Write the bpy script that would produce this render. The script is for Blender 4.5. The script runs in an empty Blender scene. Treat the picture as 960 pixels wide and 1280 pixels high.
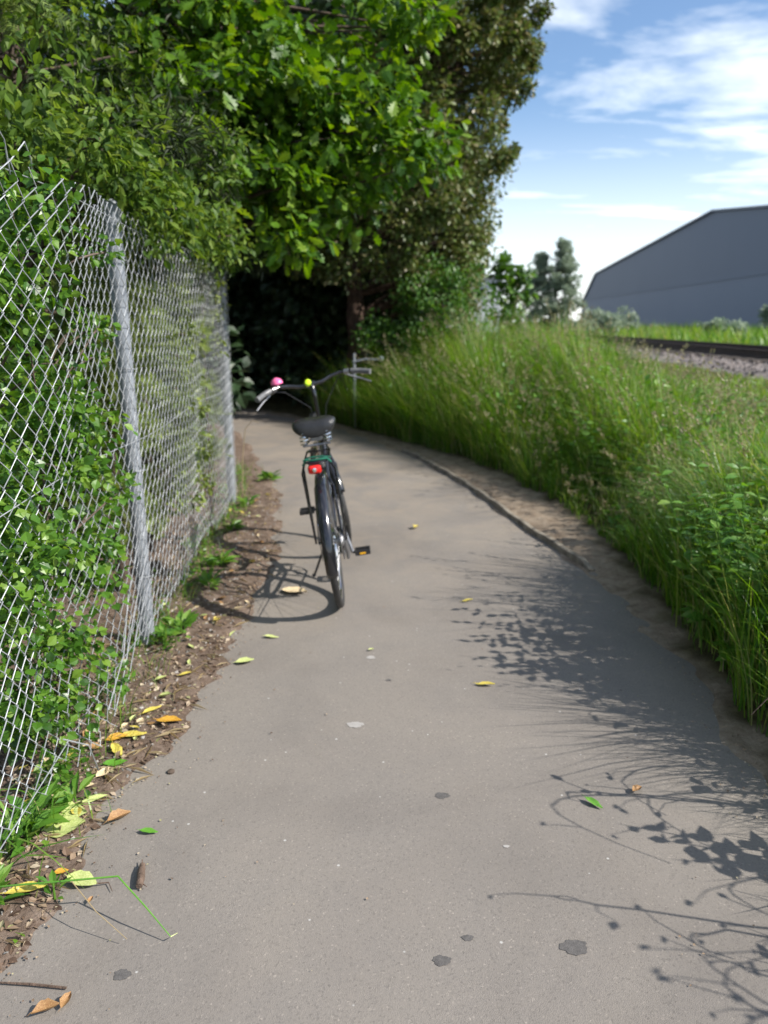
import bpy, math, random
import numpy as np
from mathutils import Vector, Matrix

random.seed(7)
rng = np.random.default_rng(11)
SC = bpy.context.scene
COL = SC.collection
PI = math.pi

# ------------------------------------------------------------------ camera
EYE = 1.5
PITCH = math.radians(14.06)
cam_d = bpy.data.cameras.new('camera')
cam = bpy.data.objects.new('camera', cam_d)
COL.objects.link(cam)
cam.location = (0, 0, EYE)
cam.rotation_euler = (PI / 2 - PITCH, 0, 0)
cam_d.sensor_fit = 'VERTICAL'
cam_d.sensor_height = 36.0
cam_d.lens = 950.0 / 1280.0 * 36.0
cam_d.clip_end = 6000
cam_d.clip_start = 0.05
cam_d.dof.use_dof = True
cam_d.dof.focus_distance = 1.85
cam_d.dof.aperture_fstop = 2.9
SC.camera = cam

# ------------------------------------------------------------------ light
SUN_H = Vector((0.77, -0.25))          # where the sun stands, seen from the path
SUN_EL = math.radians(40.0)
SUN_AZ = math.atan2(SUN_H.x, SUN_H.y)
W = bpy.data.worlds.new('World')
SC.world = W
W.use_nodes = True
wn, wl = W.node_tree.nodes, W.node_tree.links
wn.clear()
w_out = wn.new('ShaderNodeOutputWorld')
w_bg = wn.new('ShaderNodeBackground')
w_bg.inputs['Strength'].default_value = 0.12
sky = wn.new('ShaderNodeTexSky')
sky.sky_type = 'NISHITA'
sky.sun_disc = False
sky.sun_elevation = SUN_EL
sky.sun_rotation = SUN_AZ
sky.air_density = 1.0
sky.dust_density = 0.6
sky.ozone_density = 4.0
# thin streaky clouds on a flat layer overhead
tc = wn.new('ShaderNodeTexCoord')
sep = wn.new('ShaderNodeSeparateXYZ')
wl.new(tc.outputs['Generated'], sep.inputs[0])
zc = wn.new('ShaderNodeMath'); zc.operation = 'MAXIMUM'; zc.inputs[1].default_value = 0.0
wl.new(sep.outputs['Z'], zc.inputs[0])
za = wn.new('ShaderNodeMath'); za.operation = 'ADD'; za.inputs[1].default_value = 0.12
wl.new(zc.outputs[0], za.inputs[0])
dv = wn.new('ShaderNodeVectorMath'); dv.operation = 'DIVIDE'
cmb = wn.new('ShaderNodeCombineXYZ')
for i in range(3):
    wl.new(za.outputs[0], cmb.inputs[i])
wl.new(tc.outputs['Generated'], dv.inputs[0])
wl.new(cmb.outputs[0], dv.inputs[1])
mp = wn.new('ShaderNodeMapping')
mp.inputs['Rotation'].default_value = (0, 0, math.radians(25))
mp.inputs['Scale'].default_value = (0.8, 1.15, 0.0)
mp.inputs['Location'].default_value = (3.3, 6.6, 0)
wl.new(dv.outputs[0], mp.inputs['Vector'])
cn = wn.new('ShaderNodeTexNoise')
cn.inputs['Scale'].default_value = 1.55
cn.inputs['Detail'].default_value = 7.0
cn.inputs['Roughness'].default_value = 0.56
cn.inputs['Distortion'].default_value = 0.35
wl.new(mp.outputs[0], cn.inputs['Vector'])
cr = wn.new('ShaderNodeValToRGB')
cr.color_ramp.elements[0].position = 0.46
cr.color_ramp.elements[0].color = (0, 0, 0, 1)
cr.color_ramp.elements[1].position = 0.72
cr.color_ramp.elements[1].color = (1, 1, 1, 1)
wl.new(cn.outputs['Fac'], cr.inputs['Fac'])
cm = wn.new('ShaderNodeMix'); cm.data_type = 'RGBA'
hz = wn.new('ShaderNodeMapRange')
hz.interpolation_type = 'SMOOTHSTEP'
hz.inputs['From Min'].default_value = 0.0; hz.inputs['From Max'].default_value = 0.26
hz.inputs['To Min'].default_value = 0.62; hz.inputs['To Max'].default_value = 0.0
wl.new(sep.outputs['Z'], hz.inputs['Value'])
hm = wn.new('ShaderNodeMath'); hm.operation = 'MAXIMUM'
wl.new(hz.outputs[0], hm.inputs[0]); wl.new(cr.outputs['Color'], hm.inputs[1])
wl.new(hm.outputs[0], cm.inputs['Factor'])
wl.new(sky.outputs['Color'], cm.inputs['A'])
cm.inputs['B'].default_value = (8.6, 8.9, 9.0, 1)
wl.new(cm.outputs['Result'], w_bg.inputs['Color'])
wl.new(w_bg.outputs[0], w_out.inputs['Surface'])

sun_d = bpy.data.lights.new('sun', 'SUN')
sun_d.energy = 4.8
sun_d.angle = math.radians(0.53)
sun_d.color = (1.0, 0.945, 0.86)
sun = bpy.data.objects.new('sun', sun_d)
COL.objects.link(sun)
sdir = Vector((SUN_H.x, SUN_H.y, SUN_H.length * math.tan(SUN_EL))).normalized()
sun.rotation_euler = sdir.to_track_quat('Z', 'Y').to_euler()
sun.location = (20, -8, 20)

SC.view_settings.view_transform = 'Standard'
SC.view_settings.look = 'None'
SC.view_settings.gamma = 1.0
SC.view_settings.exposure = 0.62
SC.view_settings.use_curve_mapping = False
SC.render.engine = 'CYCLES'
SC.cycles.use_denoising = True
SC.cycles.max_bounces = 7
SC.cycles.diffuse_bounces = 3
SC.cycles.transmission_bounces = 5
SC.cycles.sample_clamp_indirect = 6.0


# ------------------------------------------------------------------ helpers
def link(o, parent=None):
    COL.objects.link(o)
    if parent is not None:
        o.parent = parent
    return o


def tag(o, label=None, cat=None, group=None, kind=None):
    if label: o['label'] = label
    if cat: o['category'] = cat
    if group: o['group'] = group
    if kind: o['kind'] = kind
    return o


def empty(name, loc=(0, 0, 0), rot=(0, 0, 0)):
    o = bpy.data.objects.new(name, None)
    o.empty_display_size = 0.1
    o.location = loc
    o.rotation_euler = rot
    return link(o)


def np_mesh(name, V, F, smooth=False):
    """V (n,3), F (m,k) with one k for all faces"""
    V = np.ascontiguousarray(V, dtype=np.float32)
    F = np.ascontiguousarray(F, dtype=np.int32)
    me = bpy.data.meshes.new(name)
    me.vertices.add(len(V))
    me.vertices.foreach_set('co', V.ravel())
    k = F.shape[1]
    me.loops.add(F.size)
    me.loops.foreach_set('vertex_index', F.ravel())
    me.polygons.add(len(F))
    me.polygons.foreach_set('loop_start', np.arange(0, F.size, k, dtype=np.int32))
    me.polygons.foreach_set('use_smooth', np.full(len(F), smooth, dtype=bool))
    me.update(calc_edges=True)
    me.validate()
    return me


def obj(name, me, mat, parent=None):
    o = bpy.data.objects.new(name, me)
    if mat is not None:
        me.materials.clear()
        me.materials.append(mat)
    return link(o, parent)


class MB:
    """collects shapes and builds one mesh object"""
    def __init__(self):
        self.v, self.f = [], []

    def add(self, vs, fs):
        n = len(self.v)
        self.v.extend([tuple(v) for v in vs])
        self.f.extend([tuple(i + n for i in f) for f in fs])
        return self

    def box(self, c, s, rot=None):
        vs = [Vector((sx * s[0] / 2, sy * s[1] / 2, sz * s[2] / 2))
              for sx in (-1, 1) for sy in (-1, 1) for sz in (-1, 1)]
        if rot is not None:
            vs = [rot @ v for v in vs]
        vs = [v + Vector(c) for v in vs]
        return self.add(vs, [(0, 1, 3, 2), (4, 6, 7, 5), (0, 4, 5, 1), (2, 3, 7, 6), (0, 2, 6, 4), (1, 5, 7, 3)])

    def tube(self, pts, r, n=8, closed=False, caps=True):
        pts = [Vector(p) for p in pts]
        m = len(pts)
        rs = r if isinstance(r, (list, tuple)) else [r] * m
        vs, fs = [], []
        up = None
        for i, p in enumerate(pts):
            if closed:
                t = pts[(i + 1) % m] - pts[i - 1]
            else:
                t = pts[min(i + 1, m - 1)] - pts[max(i - 1, 0)]
            t = t.normalized() if t.length > 1e-9 else Vector((0, 0, 1))
            if up is None:
                up = Vector((0, 0, 1)) if abs(t.z) < 0.9 else Vector((1, 0, 0))
            a = t.cross(up)
            a = a.normalized() if a.length > 1e-6 else t.orthogonal().normalized()
            b = a.cross(t).normalized()
            up = b
            for k in range(n):
                an = 2 * PI * k / n
                vs.append(p + (a * math.cos(an) + b * math.sin(an)) * rs[i])
        for i in range(m if closed else m - 1):
            j = (i + 1) % m
            for k in range(n):
                k2 = (k + 1) % n
                fs.append((i * n + k, i * n + k2, j * n + k2, j * n + k))
        if caps and not closed:
            fs.append(tuple(range(n))[::-1])
            fs.append(tuple((m - 1) * n + k for k in range(n)))
        return self.add(vs, fs)

    def ring(self, c, axis, R, r, seg=40, n=8):
        axis = Vector(axis).normalized()
        a = axis.orthogonal().normalized()
        b = axis.cross(a)
        return self.tube([Vector(c) + (a * math.cos(2 * PI * i / seg) + b * math.sin(2 * PI * i / seg)) * R
                          for i in range(seg)], r, n, closed=True)

    def lathe(self, c, axis, prof, seg=16):
        """prof: list of (distance along axis, radius)"""
        axis = Vector(axis).normalized()
        return self.tube([Vector(c) + axis * d for d, _ in prof], [q for _, q in prof], seg)

    def xf(self, fn):
        self.v = [tuple(fn(Vector(v))) for v in self.v]
        return self

    def mesh(self, name, smooth=True, autos=None):
        me = bpy.data.meshes.new(name)
        me.from_pydata(self.v, [], self.f)
        me.polygons.foreach_set('use_smooth', [smooth] * len(self.f))
        me.update()
        if smooth and autos:
            try:
                me.set_sharp_from_angle(angle=math.radians(autos))
            except Exception:
                pass
        return me

    def build(self, name, mat, parent=None, smooth=True, autos=40):
        return obj(name, self.mesh(name, smooth, autos), mat, parent)


def noise2(x, y, f=1.0, seed=0):
    r = np.random.default_rng(seed + 100)
    o = 0
    for k in range(6):
        a = r.uniform(0, 2 * PI); w = f * r.uniform(0.6, 1.7)
        o = o + np.sin(w * (np.cos(a) * x + np.sin(a) * y) * 2 * PI + r.uniform(0, 6.28))
    return o / 6.0 * 1.6


# ------------------------------------------------------------------ materials
def new_mat(name):
    m = bpy.data.materials.new(name)
    m.use_nodes = True
    nt = m.node_tree
    return m, nt.nodes, nt.links, nt.nodes['Principled BSDF']


def ramp(n, cols, pos=None):
    r = n.new('ShaderNodeValToRGB')
    e = r.color_ramp.elements
    while len(e) < len(cols):
        e.new(0.5)
    for i, c in enumerate(cols):
        e[i].position = pos[i] if pos else i / (len(cols) - 1)
        e[i].color = (*c, 1)
    return r


def noise_node(n, l, scale, detail=4, rough=0.55, vec=None, dist=0.0):
    t = n.new('ShaderNodeTexNoise')
    t.inputs['Scale'].default_value = scale
    t.inputs['Detail'].default_value = detail
    t.inputs['Roughness'].default_value = rough
    t.inputs['Distortion'].default_value = dist
    if vec is not None:
        l.new(vec, t.inputs['Vector'])
    return t


def noisy(name, cols, scale=8, rough=0.8, bump=0.0, bscale=40, metal=0.0, detail=5, pos=None, spec=0.5, coat=0.0):
    m, n, l, p = new_mat(name)
    tcn = n.new('ShaderNodeTexCoord')
    t = noise_node(n, l, scale, detail, 0.6, tcn.outputs['Object'])
    r = ramp(n, cols, pos or [0.3 + 0.4 * i / max(1, len(cols) - 1) for i in range(len(cols))])
    l.new(t.outputs['Fac'], r.inputs['Fac'])
    l.new(r.outputs['Color'], p.inputs['Base Color'])
    p.inputs['Roughness'].default_value = rough
    p.inputs['Metallic'].default_value = metal
    p.inputs['Specular IOR Level'].default_value = spec
    p.inputs['Coat Weight'].default_value = coat
    if bump:
        b = n.new('ShaderNodeBump')
        b.inputs['Strength'].default_value = bump
        b.inputs['Distance'].default_value = 0.01
        t2 = noise_node(n, l, bscale, 4, 0.6, tcn.outputs['Object'])
        l.new(t2.outputs['Fac'], b.inputs['Height'])
        l.new(b.outputs[0], p.inputs['Normal'])
    return m


def leafy(name, cols, trans=0.35, rough=0.42, spec=0.5, pos=None):
    """leaf colour differs from leaf to leaf; light comes through"""
    m, n, l, p = new_mat(name)
    g = n.new('ShaderNodeNewGeometry')
    r = ramp(n, cols, pos)
    l.new(g.outputs['Random Per Island'], r.inputs['Fac'])
    l.new(r.outputs['Color'], p.inputs['Base Color'])
    p.inputs['Roughness'].default_value = rough
    p.inputs['Specular IOR Level'].default_value = spec
    tr = n.new('ShaderNodeBsdfTranslucent')
    hs = n.new('ShaderNodeHueSaturation')
    hs.inputs['Hue'].default_value = 0.485
    hs.inputs['Saturation'].default_value = 1.1
    hs.inputs['Value'].default_value = 1.5
    l.new(r.outputs['Color'], hs.inputs['Color'])
    l.new(hs.outputs['Color'], tr.inputs['Color'])
    mx = n.new('ShaderNodeMixShader')
    mx.inputs['Fac'].default_value = trans
    l.new(p.outputs[0], mx.inputs[1])
    l.new(tr.outputs[0], mx.inputs[2])
    l.new(mx.outputs[0], n['Material Output'].inputs['Surface'])
    return m


def asphalt():
    m, n, l, p = new_mat('asphalt')
    tcn = n.new('ShaderNodeTexCoord')
    v = tcn.outputs['Object']
    big = noise_node(n, l, 1.1, 5, 0.6, v, 0.4)
    r1 = ramp(n, [(0.166, 0.149, 0.134), (0.202, 0.182, 0.163), (0.230, 0.206, 0.180)], [0.3, 0.5, 0.72])
    l.new(big.outputs['Fac'], r1.inputs['Fac'])
    # aggregate grains
    vo = n.new('ShaderNodeTexVoronoi'); vo.inputs['Scale'].default_value = 210
    l.new(v, vo.inputs['Vector'])
    r2 = ramp(n, [(0.45, 0.45, 0.45), (0.92, 0.92, 0.92), (1.08, 1.07, 1.05), (2.0, 1.95, 1.9)], [0.0, 0.3, 0.85, 1.0])
    l.new(vo.outputs['Color'], r2.inputs['Fac'])
    mu = n.new('ShaderNodeMix'); mu.data_type = 'RGBA'; mu.blend_type = 'MULTIPLY'
    mu.inputs['Factor'].default_value = 0.5
    l.new(r1.outputs['Color'], mu.inputs['A']); l.new(r2.outputs['Color'], mu.inputs['B'])
    # scattered pale chips
    wv = n.new('ShaderNodeTexVoronoi'); wv.inputs['Scale'].default_value = 17
    l.new(v, wv.inputs['Vector'])
    rw = ramp(n, [(1, 1, 1), (0, 0, 0)], [0.05, 0.085])
    l.new(wv.outputs['Distance'], rw.inputs['Fac'])
    sel = n.new('ShaderNodeSeparateColor'); l.new(wv.outputs['Color'], sel.inputs[0])
    gt = n.new('ShaderNodeMath'); gt.operation = 'GREATER_THAN'; gt.inputs[1].default_value = 0.72
    l.new(sel.outputs[0], gt.inputs[0])
    mm = n.new('ShaderNodeMath'); mm.operation = 'MULTIPLY'
    l.new(rw.outputs['Color'], mm.inputs[0]); l.new(gt.outputs[0], mm.inputs[1])
    mw = n.new('ShaderNodeMix'); mw.data_type = 'RGBA'
    l.new(mm.outputs[0], mw.inputs['Factor']); l.new(mu.outputs['Result'], mw.inputs['A'])
    mw.inputs['B'].default_value = (0.42, 0.41, 0.39, 1)
    # blotches of trodden-in dust, stronger where the path bends
    dn = noise_node(n, l, 2.6, 6, 0.65, v, 0.8)
    rd = ramp(n, [(0, 0, 0), (1, 1, 1)], [0.40, 0.74])
    l.new(dn.outputs['Fac'], rd.inputs['Fac'])
    sx = n.new('ShaderNodeSeparateXYZ'); l.new(v, sx.inputs[0])
    my = n.new('ShaderNodeMapRange'); my.inputs['From Min'].default_value = 3.2; my.inputs['From Max'].default_value = 7.5
    my.inputs['To Min'].default_value = 0.10; my.inputs['To Max'].default_value = 0.72
    l.new(sx.outputs['Y'], my.inputs['Value'])
    md = n.new('ShaderNodeMath'); md.operation = 'MULTIPLY'
    l.new(rd.outputs['Color'], md.inputs[0]); l.new(my.outputs[0], md.inputs[1])
    mdd = n.new('ShaderNodeMix'); mdd.data_type = 'RGBA'
    l.new(md.outputs[0], mdd.inputs['Factor']); l.new(mw.outputs['Result'], mdd.inputs['A'])
    mdd.inputs['B'].default_value = (0.31, 0.255, 0.195, 1)
    l.new(mdd.outputs['Result'], p.inputs['Base Color'])
    p.inputs['Roughness'].default_value = 0.78
    p.inputs['Specular IOR Level'].default_value = 0.35
    b = n.new('ShaderNodeBump'); b.inputs['Strength'].default_value = 0.35; b.inputs['Distance'].default_value = 0.002
    vb = n.new('ShaderNodeTexVoronoi'); vb.inputs['Scale'].default_value = 380
    l.new(v, vb.inputs['Vector'])
    l.new(vb.outputs['Distance'], b.inputs['Height'])
    l.new(b.outputs[0], p.inputs['Normal'])
    return m


def soil(name, cols, scale=14):
    m, n, l, p = new_mat(name)
    tcn = n.new('ShaderNodeTexCoord'); v = tcn.outputs['Object']
    a = noise_node(n, l, scale, 8, 0.72, v, 0.3)
    b_ = noise_node(n, l, 2.2, 4, 0.6, v)
    ad = n.new('ShaderNodeMath'); ad.operation = 'ADD'
    l.new(a.outputs['Fac'], ad.inputs[0])
    ml = n.new('ShaderNodeMath'); ml.operation = 'MULTIPLY_ADD'; ml.inputs[1].default_value = 0.5; ml.inputs[2].default_value = -0.25
    l.new(b_.outputs['Fac'], ml.inputs[0]); l.new(ml.outputs[0], ad.inputs[1])
    r = ramp(n, cols, [0.3, 0.48, 0.6, 0.75][:len(cols)])
    l.new(ad.outputs[0], r.inputs['Fac'])
    l.new(r.outputs['Color'], p.inputs['Base Color'])
    p.inputs['Roughness'].default_value = 0.95
    p.inputs['Specular IOR Level'].default_value = 0.15
    bu = n.new('ShaderNodeBump'); bu.inputs['Strength'].default_value = 0.9; bu.inputs['Distance'].default_value = 0.012
    t = noise_node(n, l, 70, 6, 0.7, v)
    l.new(t.outputs['Fac'], bu.inputs['Height']); l.new(bu.outputs[0], p.inputs['Normal'])
    return m


M = {}
M['asphalt'] = asphalt()
M['soil'] = soil('leaf_mould_soil', [(0.075, 0.052, 0.038), (0.145, 0.105, 0.080), (0.20, 0.15, 0.118), (0.28, 0.225, 0.18)])
M['dirt'] = soil('trodden_dirt', [(0.13, 0.095, 0.065), (0.26, 0.205, 0.15), (0.33, 0.275, 0.205), (0.40, 0.34, 0.27)], 9)
M['turf_soil'] = soil('turf_soil', [(0.03, 0.03, 0.012), (0.06, 0.07, 0.02), (0.10, 0.10, 0.035), (0.16, 0.13, 0.06)], 6)
def bank_mat():
    m, n, l, p = new_mat('bank_ground')
    tcn = n.new('ShaderNodeTexCoord'); v = tcn.outputs['Object']
    a = noise_node(n, l, 11, 8, 0.72, v, 0.3)
    rd = ramp(n, [(0.16, 0.118, 0.085), (0.27, 0.21, 0.155), (0.34, 0.275, 0.21), (0.42, 0.355, 0.28)], [0.3, 0.47, 0.6, 0.75])
    rt = ramp(n, [(0.03, 0.024, 0.012), (0.065, 0.055, 0.022), (0.10, 0.085, 0.035), (0.16, 0.12, 0.06)], [0.3, 0.47, 0.6, 0.75])
    l.new(a.outputs['Fac'], rd.inputs['Fac']); l.new(a.outputs['Fac'], rt.inputs['Fac'])
    at = n.new('ShaderNodeAttribute'); at.attribute_name = 'turf'
    mx = n.new('ShaderNodeMix'); mx.data_type = 'RGBA'
    l.new(at.outputs['Fac'], mx.inputs['Factor']); l.new(rd.outputs['Color'], mx.inputs['A']); l.new(rt.outputs['Color'], mx.inputs['B'])
    l.new(mx.outputs['Result'], p.inputs['Base Color'])
    p.inputs['Roughness'].default_value = 0.95; p.inputs['Specular IOR Level'].default_value = 0.15
    bu = n.new('ShaderNodeBump'); bu.inputs['Strength'].default_value = 0.9; bu.inputs['Distance'].default_value = 0.012
    t = noise_node(n, l, 70, 6, 0.7, v)
    l.new(t.outputs['Fac'], bu.inputs['Height']); l.new(bu.outputs[0], p.inputs['Normal'])
    return m


M['bank'] = bank_mat()
M['timber_edge'] = noisy('weathered_edging', [(0.10, 0.085, 0.065), (0.22, 0.19, 0.15), (0.33, 0.29, 0.23)], 12, 0.9, 0.6, 60)
M['stain'] = noisy('dark_stain', [(0.075, 0.07, 0.067), (0.125, 0.116, 0.11)], 60, 0.8, 0.3, 260)
M['gum'] = noisy('pale_gum', [(0.29, 0.275, 0.26), (0.36, 0.34, 0.32)], 40, 0.8)
M['galv'] = noisy('galvanised_steel', [(0.16, 0.175, 0.20), (0.22, 0.24, 0.27), (0.29, 0.31, 0.34)], 4, 0.55, 0.03, 30, metal=0.25)
M['wire'] = noisy('galvanised_wire', [(0.24, 0.255, 0.275), (0.45, 0.465, 0.485)], 20, 0.5, metal=0.25)
M['bark'] = noisy('bark', [(0.03, 0.022, 0.016), (0.09, 0.065, 0.048), (0.17, 0.13, 0.10)], 14, 0.95, 1.0, 35)
M['bark_red'] = noisy('reddish_bark', [(0.03, 0.018, 0.014), (0.07, 0.042, 0.03), (0.11, 0.07, 0.05)], 14, 0.95, 1.0, 35)
M['oak'] = leafy('oak_leaf', [(0.030, 0.085, 0.010), (0.06, 0.145, 0.014), (0.10, 0.21, 0.018), (0.17, 0.27, 0.03)], 0.42, 0.42, 0.35)
M['shaded_needle'] = leafy('shaded_conifer_needle', [(0.010, 0.020, 0.006), (0.020, 0.036, 0.010), (0.045, 0.058, 0.02)], 0.12, 0.55, 0.3)  # near-black: shade of the canopy is put into the needle colour
M['olive_leaf'] = leafy('olive_leaf', [(0.03, 0.065, 0.012), (0.06, 0.12, 0.018), (0.11, 0.19, 0.026), (0.18, 0.25, 0.045)], 0.42, 0.5, 0.25)
M['lit_needle'] = leafy('sunlit_conifer_tip', [(0.05, 0.085, 0.02), (0.11, 0.17, 0.03), (0.17, 0.22, 0.05)], 0.25, 0.5)  # brighter copy of the needle colour, sunlight painted in
M['small_leaf'] = leafy('small_mixed_leaf', [(0.04, 0.075, 0.014), (0.075, 0.125, 0.024), (0.13, 0.165, 0.04), (0.17, 0.145, 0.065), (0.10, 0.175, 0.03)], 0.25, 0.4)
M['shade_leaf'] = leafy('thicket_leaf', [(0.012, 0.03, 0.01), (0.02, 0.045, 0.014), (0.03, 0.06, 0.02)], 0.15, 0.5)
M['hedge_leaf'] = leafy('fence_shrub_leaf', [(0.03, 0.085, 0.012), (0.06, 0.155, 0.018), (0.105, 0.23, 0.025), (0.19, 0.31, 0.045)], 0.4, 0.35)
M['cypress'] = leafy('cypress_spray', [(0.09, 0.14, 0.03), (0.16, 0.22, 0.045), (0.24, 0.29, 0.07)], 0.35, 0.55)
M['bush'] = leafy('bush_leaf', [(0.03, 0.09, 0.014), (0.06, 0.15, 0.02), (0.11, 0.22, 0.035)], 0.35, 0.4)
M['poplar'] = leafy('hazy_distant_leaf', [(0.15, 0.20, 0.14), (0.20, 0.26, 0.18), (0.25, 0.30, 0.22)], 0.45, 0.5)  # leaves paled in colour to stand in for distance haze
M['grass'] = leafy('meadow_grass', [(0.04, 0.12, 0.014), (0.075, 0.195, 0.018), (0.125, 0.265, 0.024), (0.20, 0.31, 0.038), (0.31, 0.30, 0.12)], 0.45, 0.4, pos=[0, 0.25, 0.5, 0.8, 1])
M['seed'] = leafy('grass_seed_head', [(0.16, 0.17, 0.07), (0.28, 0.25, 0.13), (0.36, 0.31, 0.19)], 0.3, 0.6)
M['dry_grass'] = leafy('dry_grass', [(0.25, 0.19, 0.09), (0.37, 0.29, 0.16), (0.46, 0.38, 0.24)], 0.25, 0.6)
M['litter'] = leafy('litter', [(0.06, 0.035, 0.022), (0.15, 0.095, 0.062), (0.28, 0.20, 0.13), (0.46, 0.38, 0.28), (0.24, 0.25, 0.09)], 0.1, 0.7, pos=[0, 0.35, 0.65, 0.9, 1])
M['pebble'] = noisy('pebble', [(0.16, 0.15, 0.14), (0.3, 0.28, 0.26), (0.42, 0.40, 0.37)], 9, 0.85)
M['yellow_leaf'] = noisy('yellow_leaf', [(0.36, 0.24, 0.04), (0.54, 0.44, 0.07), (0.60, 0.55, 0.18)], 26, 0.55)
M['pale_leaf'] = noisy('pale_green_leaf', [(0.28, 0.36, 0.10), (0.45, 0.50, 0.18), (0.55, 0.58, 0.28)], 24, 0.55)
M['green_leaf'] = noisy('fresh_green_leaf', [(0.07, 0.22, 0.02), (0.13, 0.30, 0.035)], 24, 0.45)
M['orange_leaf'] = noisy('orange_leaf', [(0.30, 0.12, 0.015), (0.52, 0.27, 0.03), (0.55, 0.40, 0.07)], 26, 0.5)
M['brown_leaf'] = noisy('dry_brown_leaf', [(0.17, 0.08, 0.025), (0.29, 0.155, 0.06), (0.40, 0.26, 0.11)], 24, 0.65)
M['tan_leaf'] = noisy('dry_tan_leaf', [(0.40, 0.27, 0.13), (0.66, 0.52, 0.32), (0.78, 0.68, 0.48)], 22, 0.6)
M['twig'] = noisy('twig_bark', [(0.07, 0.045, 0.03), (0.17, 0.115, 0.085)], 40, 0.9, 0.7, 120)
M['weed'] = leafy('weed_leaf', [(0.06, 0.17, 0.02), (0.11, 0.25, 0.03), (0.2, 0.32, 0.06)], 0.35, 0.4)
M['ballast'] = leafy('ballast_stone', [(0.16, 0.145, 0.14), (0.25, 0.22, 0.205), (0.34, 0.295, 0.275)], 0.0, 0.9)
M['ballast_bed'] = soil('ballast_bed', [(0.12, 0.10, 0.09), (0.22, 0.19, 0.175), (0.30, 0.26, 0.24), (0.38, 0.34, 0.31)], 22)
M['rail'] = noisy('rusty_rail', [(0.028, 0.018, 0.014), (0.06, 0.037, 0.027)], 10, 0.75, 0.3, 60, metal=0.3)
M['sleeper'] = noisy('sleeper_wood', [(0.05, 0.04, 0.033), (0.11, 0.09, 0.075)], 8, 0.9, 0.7, 30)
M['clad_up'] = noisy('upper_cladding', [(0.066, 0.096, 0.148), (0.075, 0.105, 0.158)], 0.15, 0.55)
M['clad_low'] = noisy('lower_cladding', [(0.090, 0.125, 0.185), (0.100, 0.135, 0.195)], 0.15, 0.55)
M['clad_roof'] = noisy('roof_sheet', [(0.10, 0.12, 0.16), (0.12, 0.14, 0.18)], 0.2, 0.5)
M['conc'] = noisy('concrete', [(0.12, 0.125, 0.135), (0.16, 0.165, 0.17)], 0.5, 0.9)
M['render_wall'] = noisy('pale_wall', [(0.48, 0.50, 0.54), (0.56, 0.58, 0.61)], 1.0, 0.9)
M['glass'] = noisy('window_glass', [(0.03, 0.04, 0.05), (0.05, 0.06, 0.07)], 1.0, 0.08)
# bicycle
M['black_gloss'] = noisy('black_gloss_paint', [(0.008, 0.008, 0.010), (0.014, 0.014, 0.018)], 6, 0.16, coat=0.6)
M['black_plastic'] = noisy('black_plastic', [(0.012, 0.012, 0.013), (0.025, 0.025, 0.027)], 20, 0.5)
M['leatherette'] = noisy('saddle_cover', [(0.018, 0.018, 0.019), (0.03, 0.03, 0.032)], 30, 0.26, 0.25, 160)
M['rubber'] = noisy('tyre_rubber', [(0.018, 0.018, 0.019), (0.04, 0.039, 0.038)], 18, 0.6, 0.3, 150)
M['chrome'] = noisy('chrome', [(0.62, 0.62, 0.63), (0.75, 0.75, 0.75)], 12, 0.14, metal=1.0)
M['steel'] = noisy('dull_steel', [(0.25, 0.25, 0.26), (0.4, 0.4, 0.41)], 14, 0.38, metal=0.85)
M['red_lens'] = noisy('red_lens', [(0.62, 0.012, 0.012), (0.75, 0.03, 0.02)], 30, 0.2)
M['pink'] = noisy('pink_enamel', [(0.85, 0.12, 0.32), (0.9, 0.22, 0.42)], 14, 0.22)
M['lime'] = noisy('lime_plastic', [(0.50, 0.78, 0.01), (0.62, 0.85, 0.03)], 14, 0.3)
M['green_strap'] = noisy('green_strap', [(0.004, 0.09, 0.055), (0.008, 0.17, 0.10)], 30, 0.55)
M['amber'] = noisy('amber_reflector', [(0.75, 0.36, 0.01), (0.85, 0.46, 0.02)], 40, 0.2)
M['grip'] = noisy('grey_grip', [(0.10, 0.10, 0.105), (0.17, 0.17, 0.175)], 40, 0.35)
M['bark_chip'] = M['twig']

# ------------------------------------------------------------------ the lie of the land
_ly = np.array([-60, 0.0, 1.46, 1.96, 2.73, 3.43, 4.88, 6.57, 7.68, 9.3, 10.6, 12.0, 14.0, 16.0, 19.0, 2500])
_lx = np.array([-0.9, -0.9, -0.9, -0.88, -0.78, -0.70, -0.72, -0.92, -1.23, -1.65, -2.05, -3.0, -6.0, -10.0, -16.0, -16.0])
_ry = np.array([-60, 0.0, 2.22, 2.9, 3.68, 4.46, 5.73, 7.1, 8.53, 10.21, 11.46, 13.0, 14.5, 16.5, 19.0, 2500])
_rx = np.array([1.1, 1.15, 1.27, 1.34, 1.33, 1.26, 1.0, 0.74, 0.36, -0.35, -0.95, -2.1, -4.0, -8.0, -13.0, -13.0])


def L_edge(y): return np.interp(y, _ly, _lx)
def R_edge(y): return np.interp(y, _ry, _rx)
def sstep(t): t = np.clip(t, 0, 1); return t * t * (3 - 2 * t)


def z_left(u, x, y):
    """u: metres to the left of the path edge"""
    w = u + 0.045 * noise2(x, y, 1.3, 3) + 0.018 * noise2(x, y, 5.0, 4)
    z = np.clip(w * 0.22, -0.035, 0.012) + 0.03 * sstep((u - 0.4) / 1.5)
    return z + np.where(w > -0.02, 1, 0.3) * (0.005 * noise2(x, y, 6.0, 5) + 0.003 * noise2(x, y, 15.0, 6))


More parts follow.
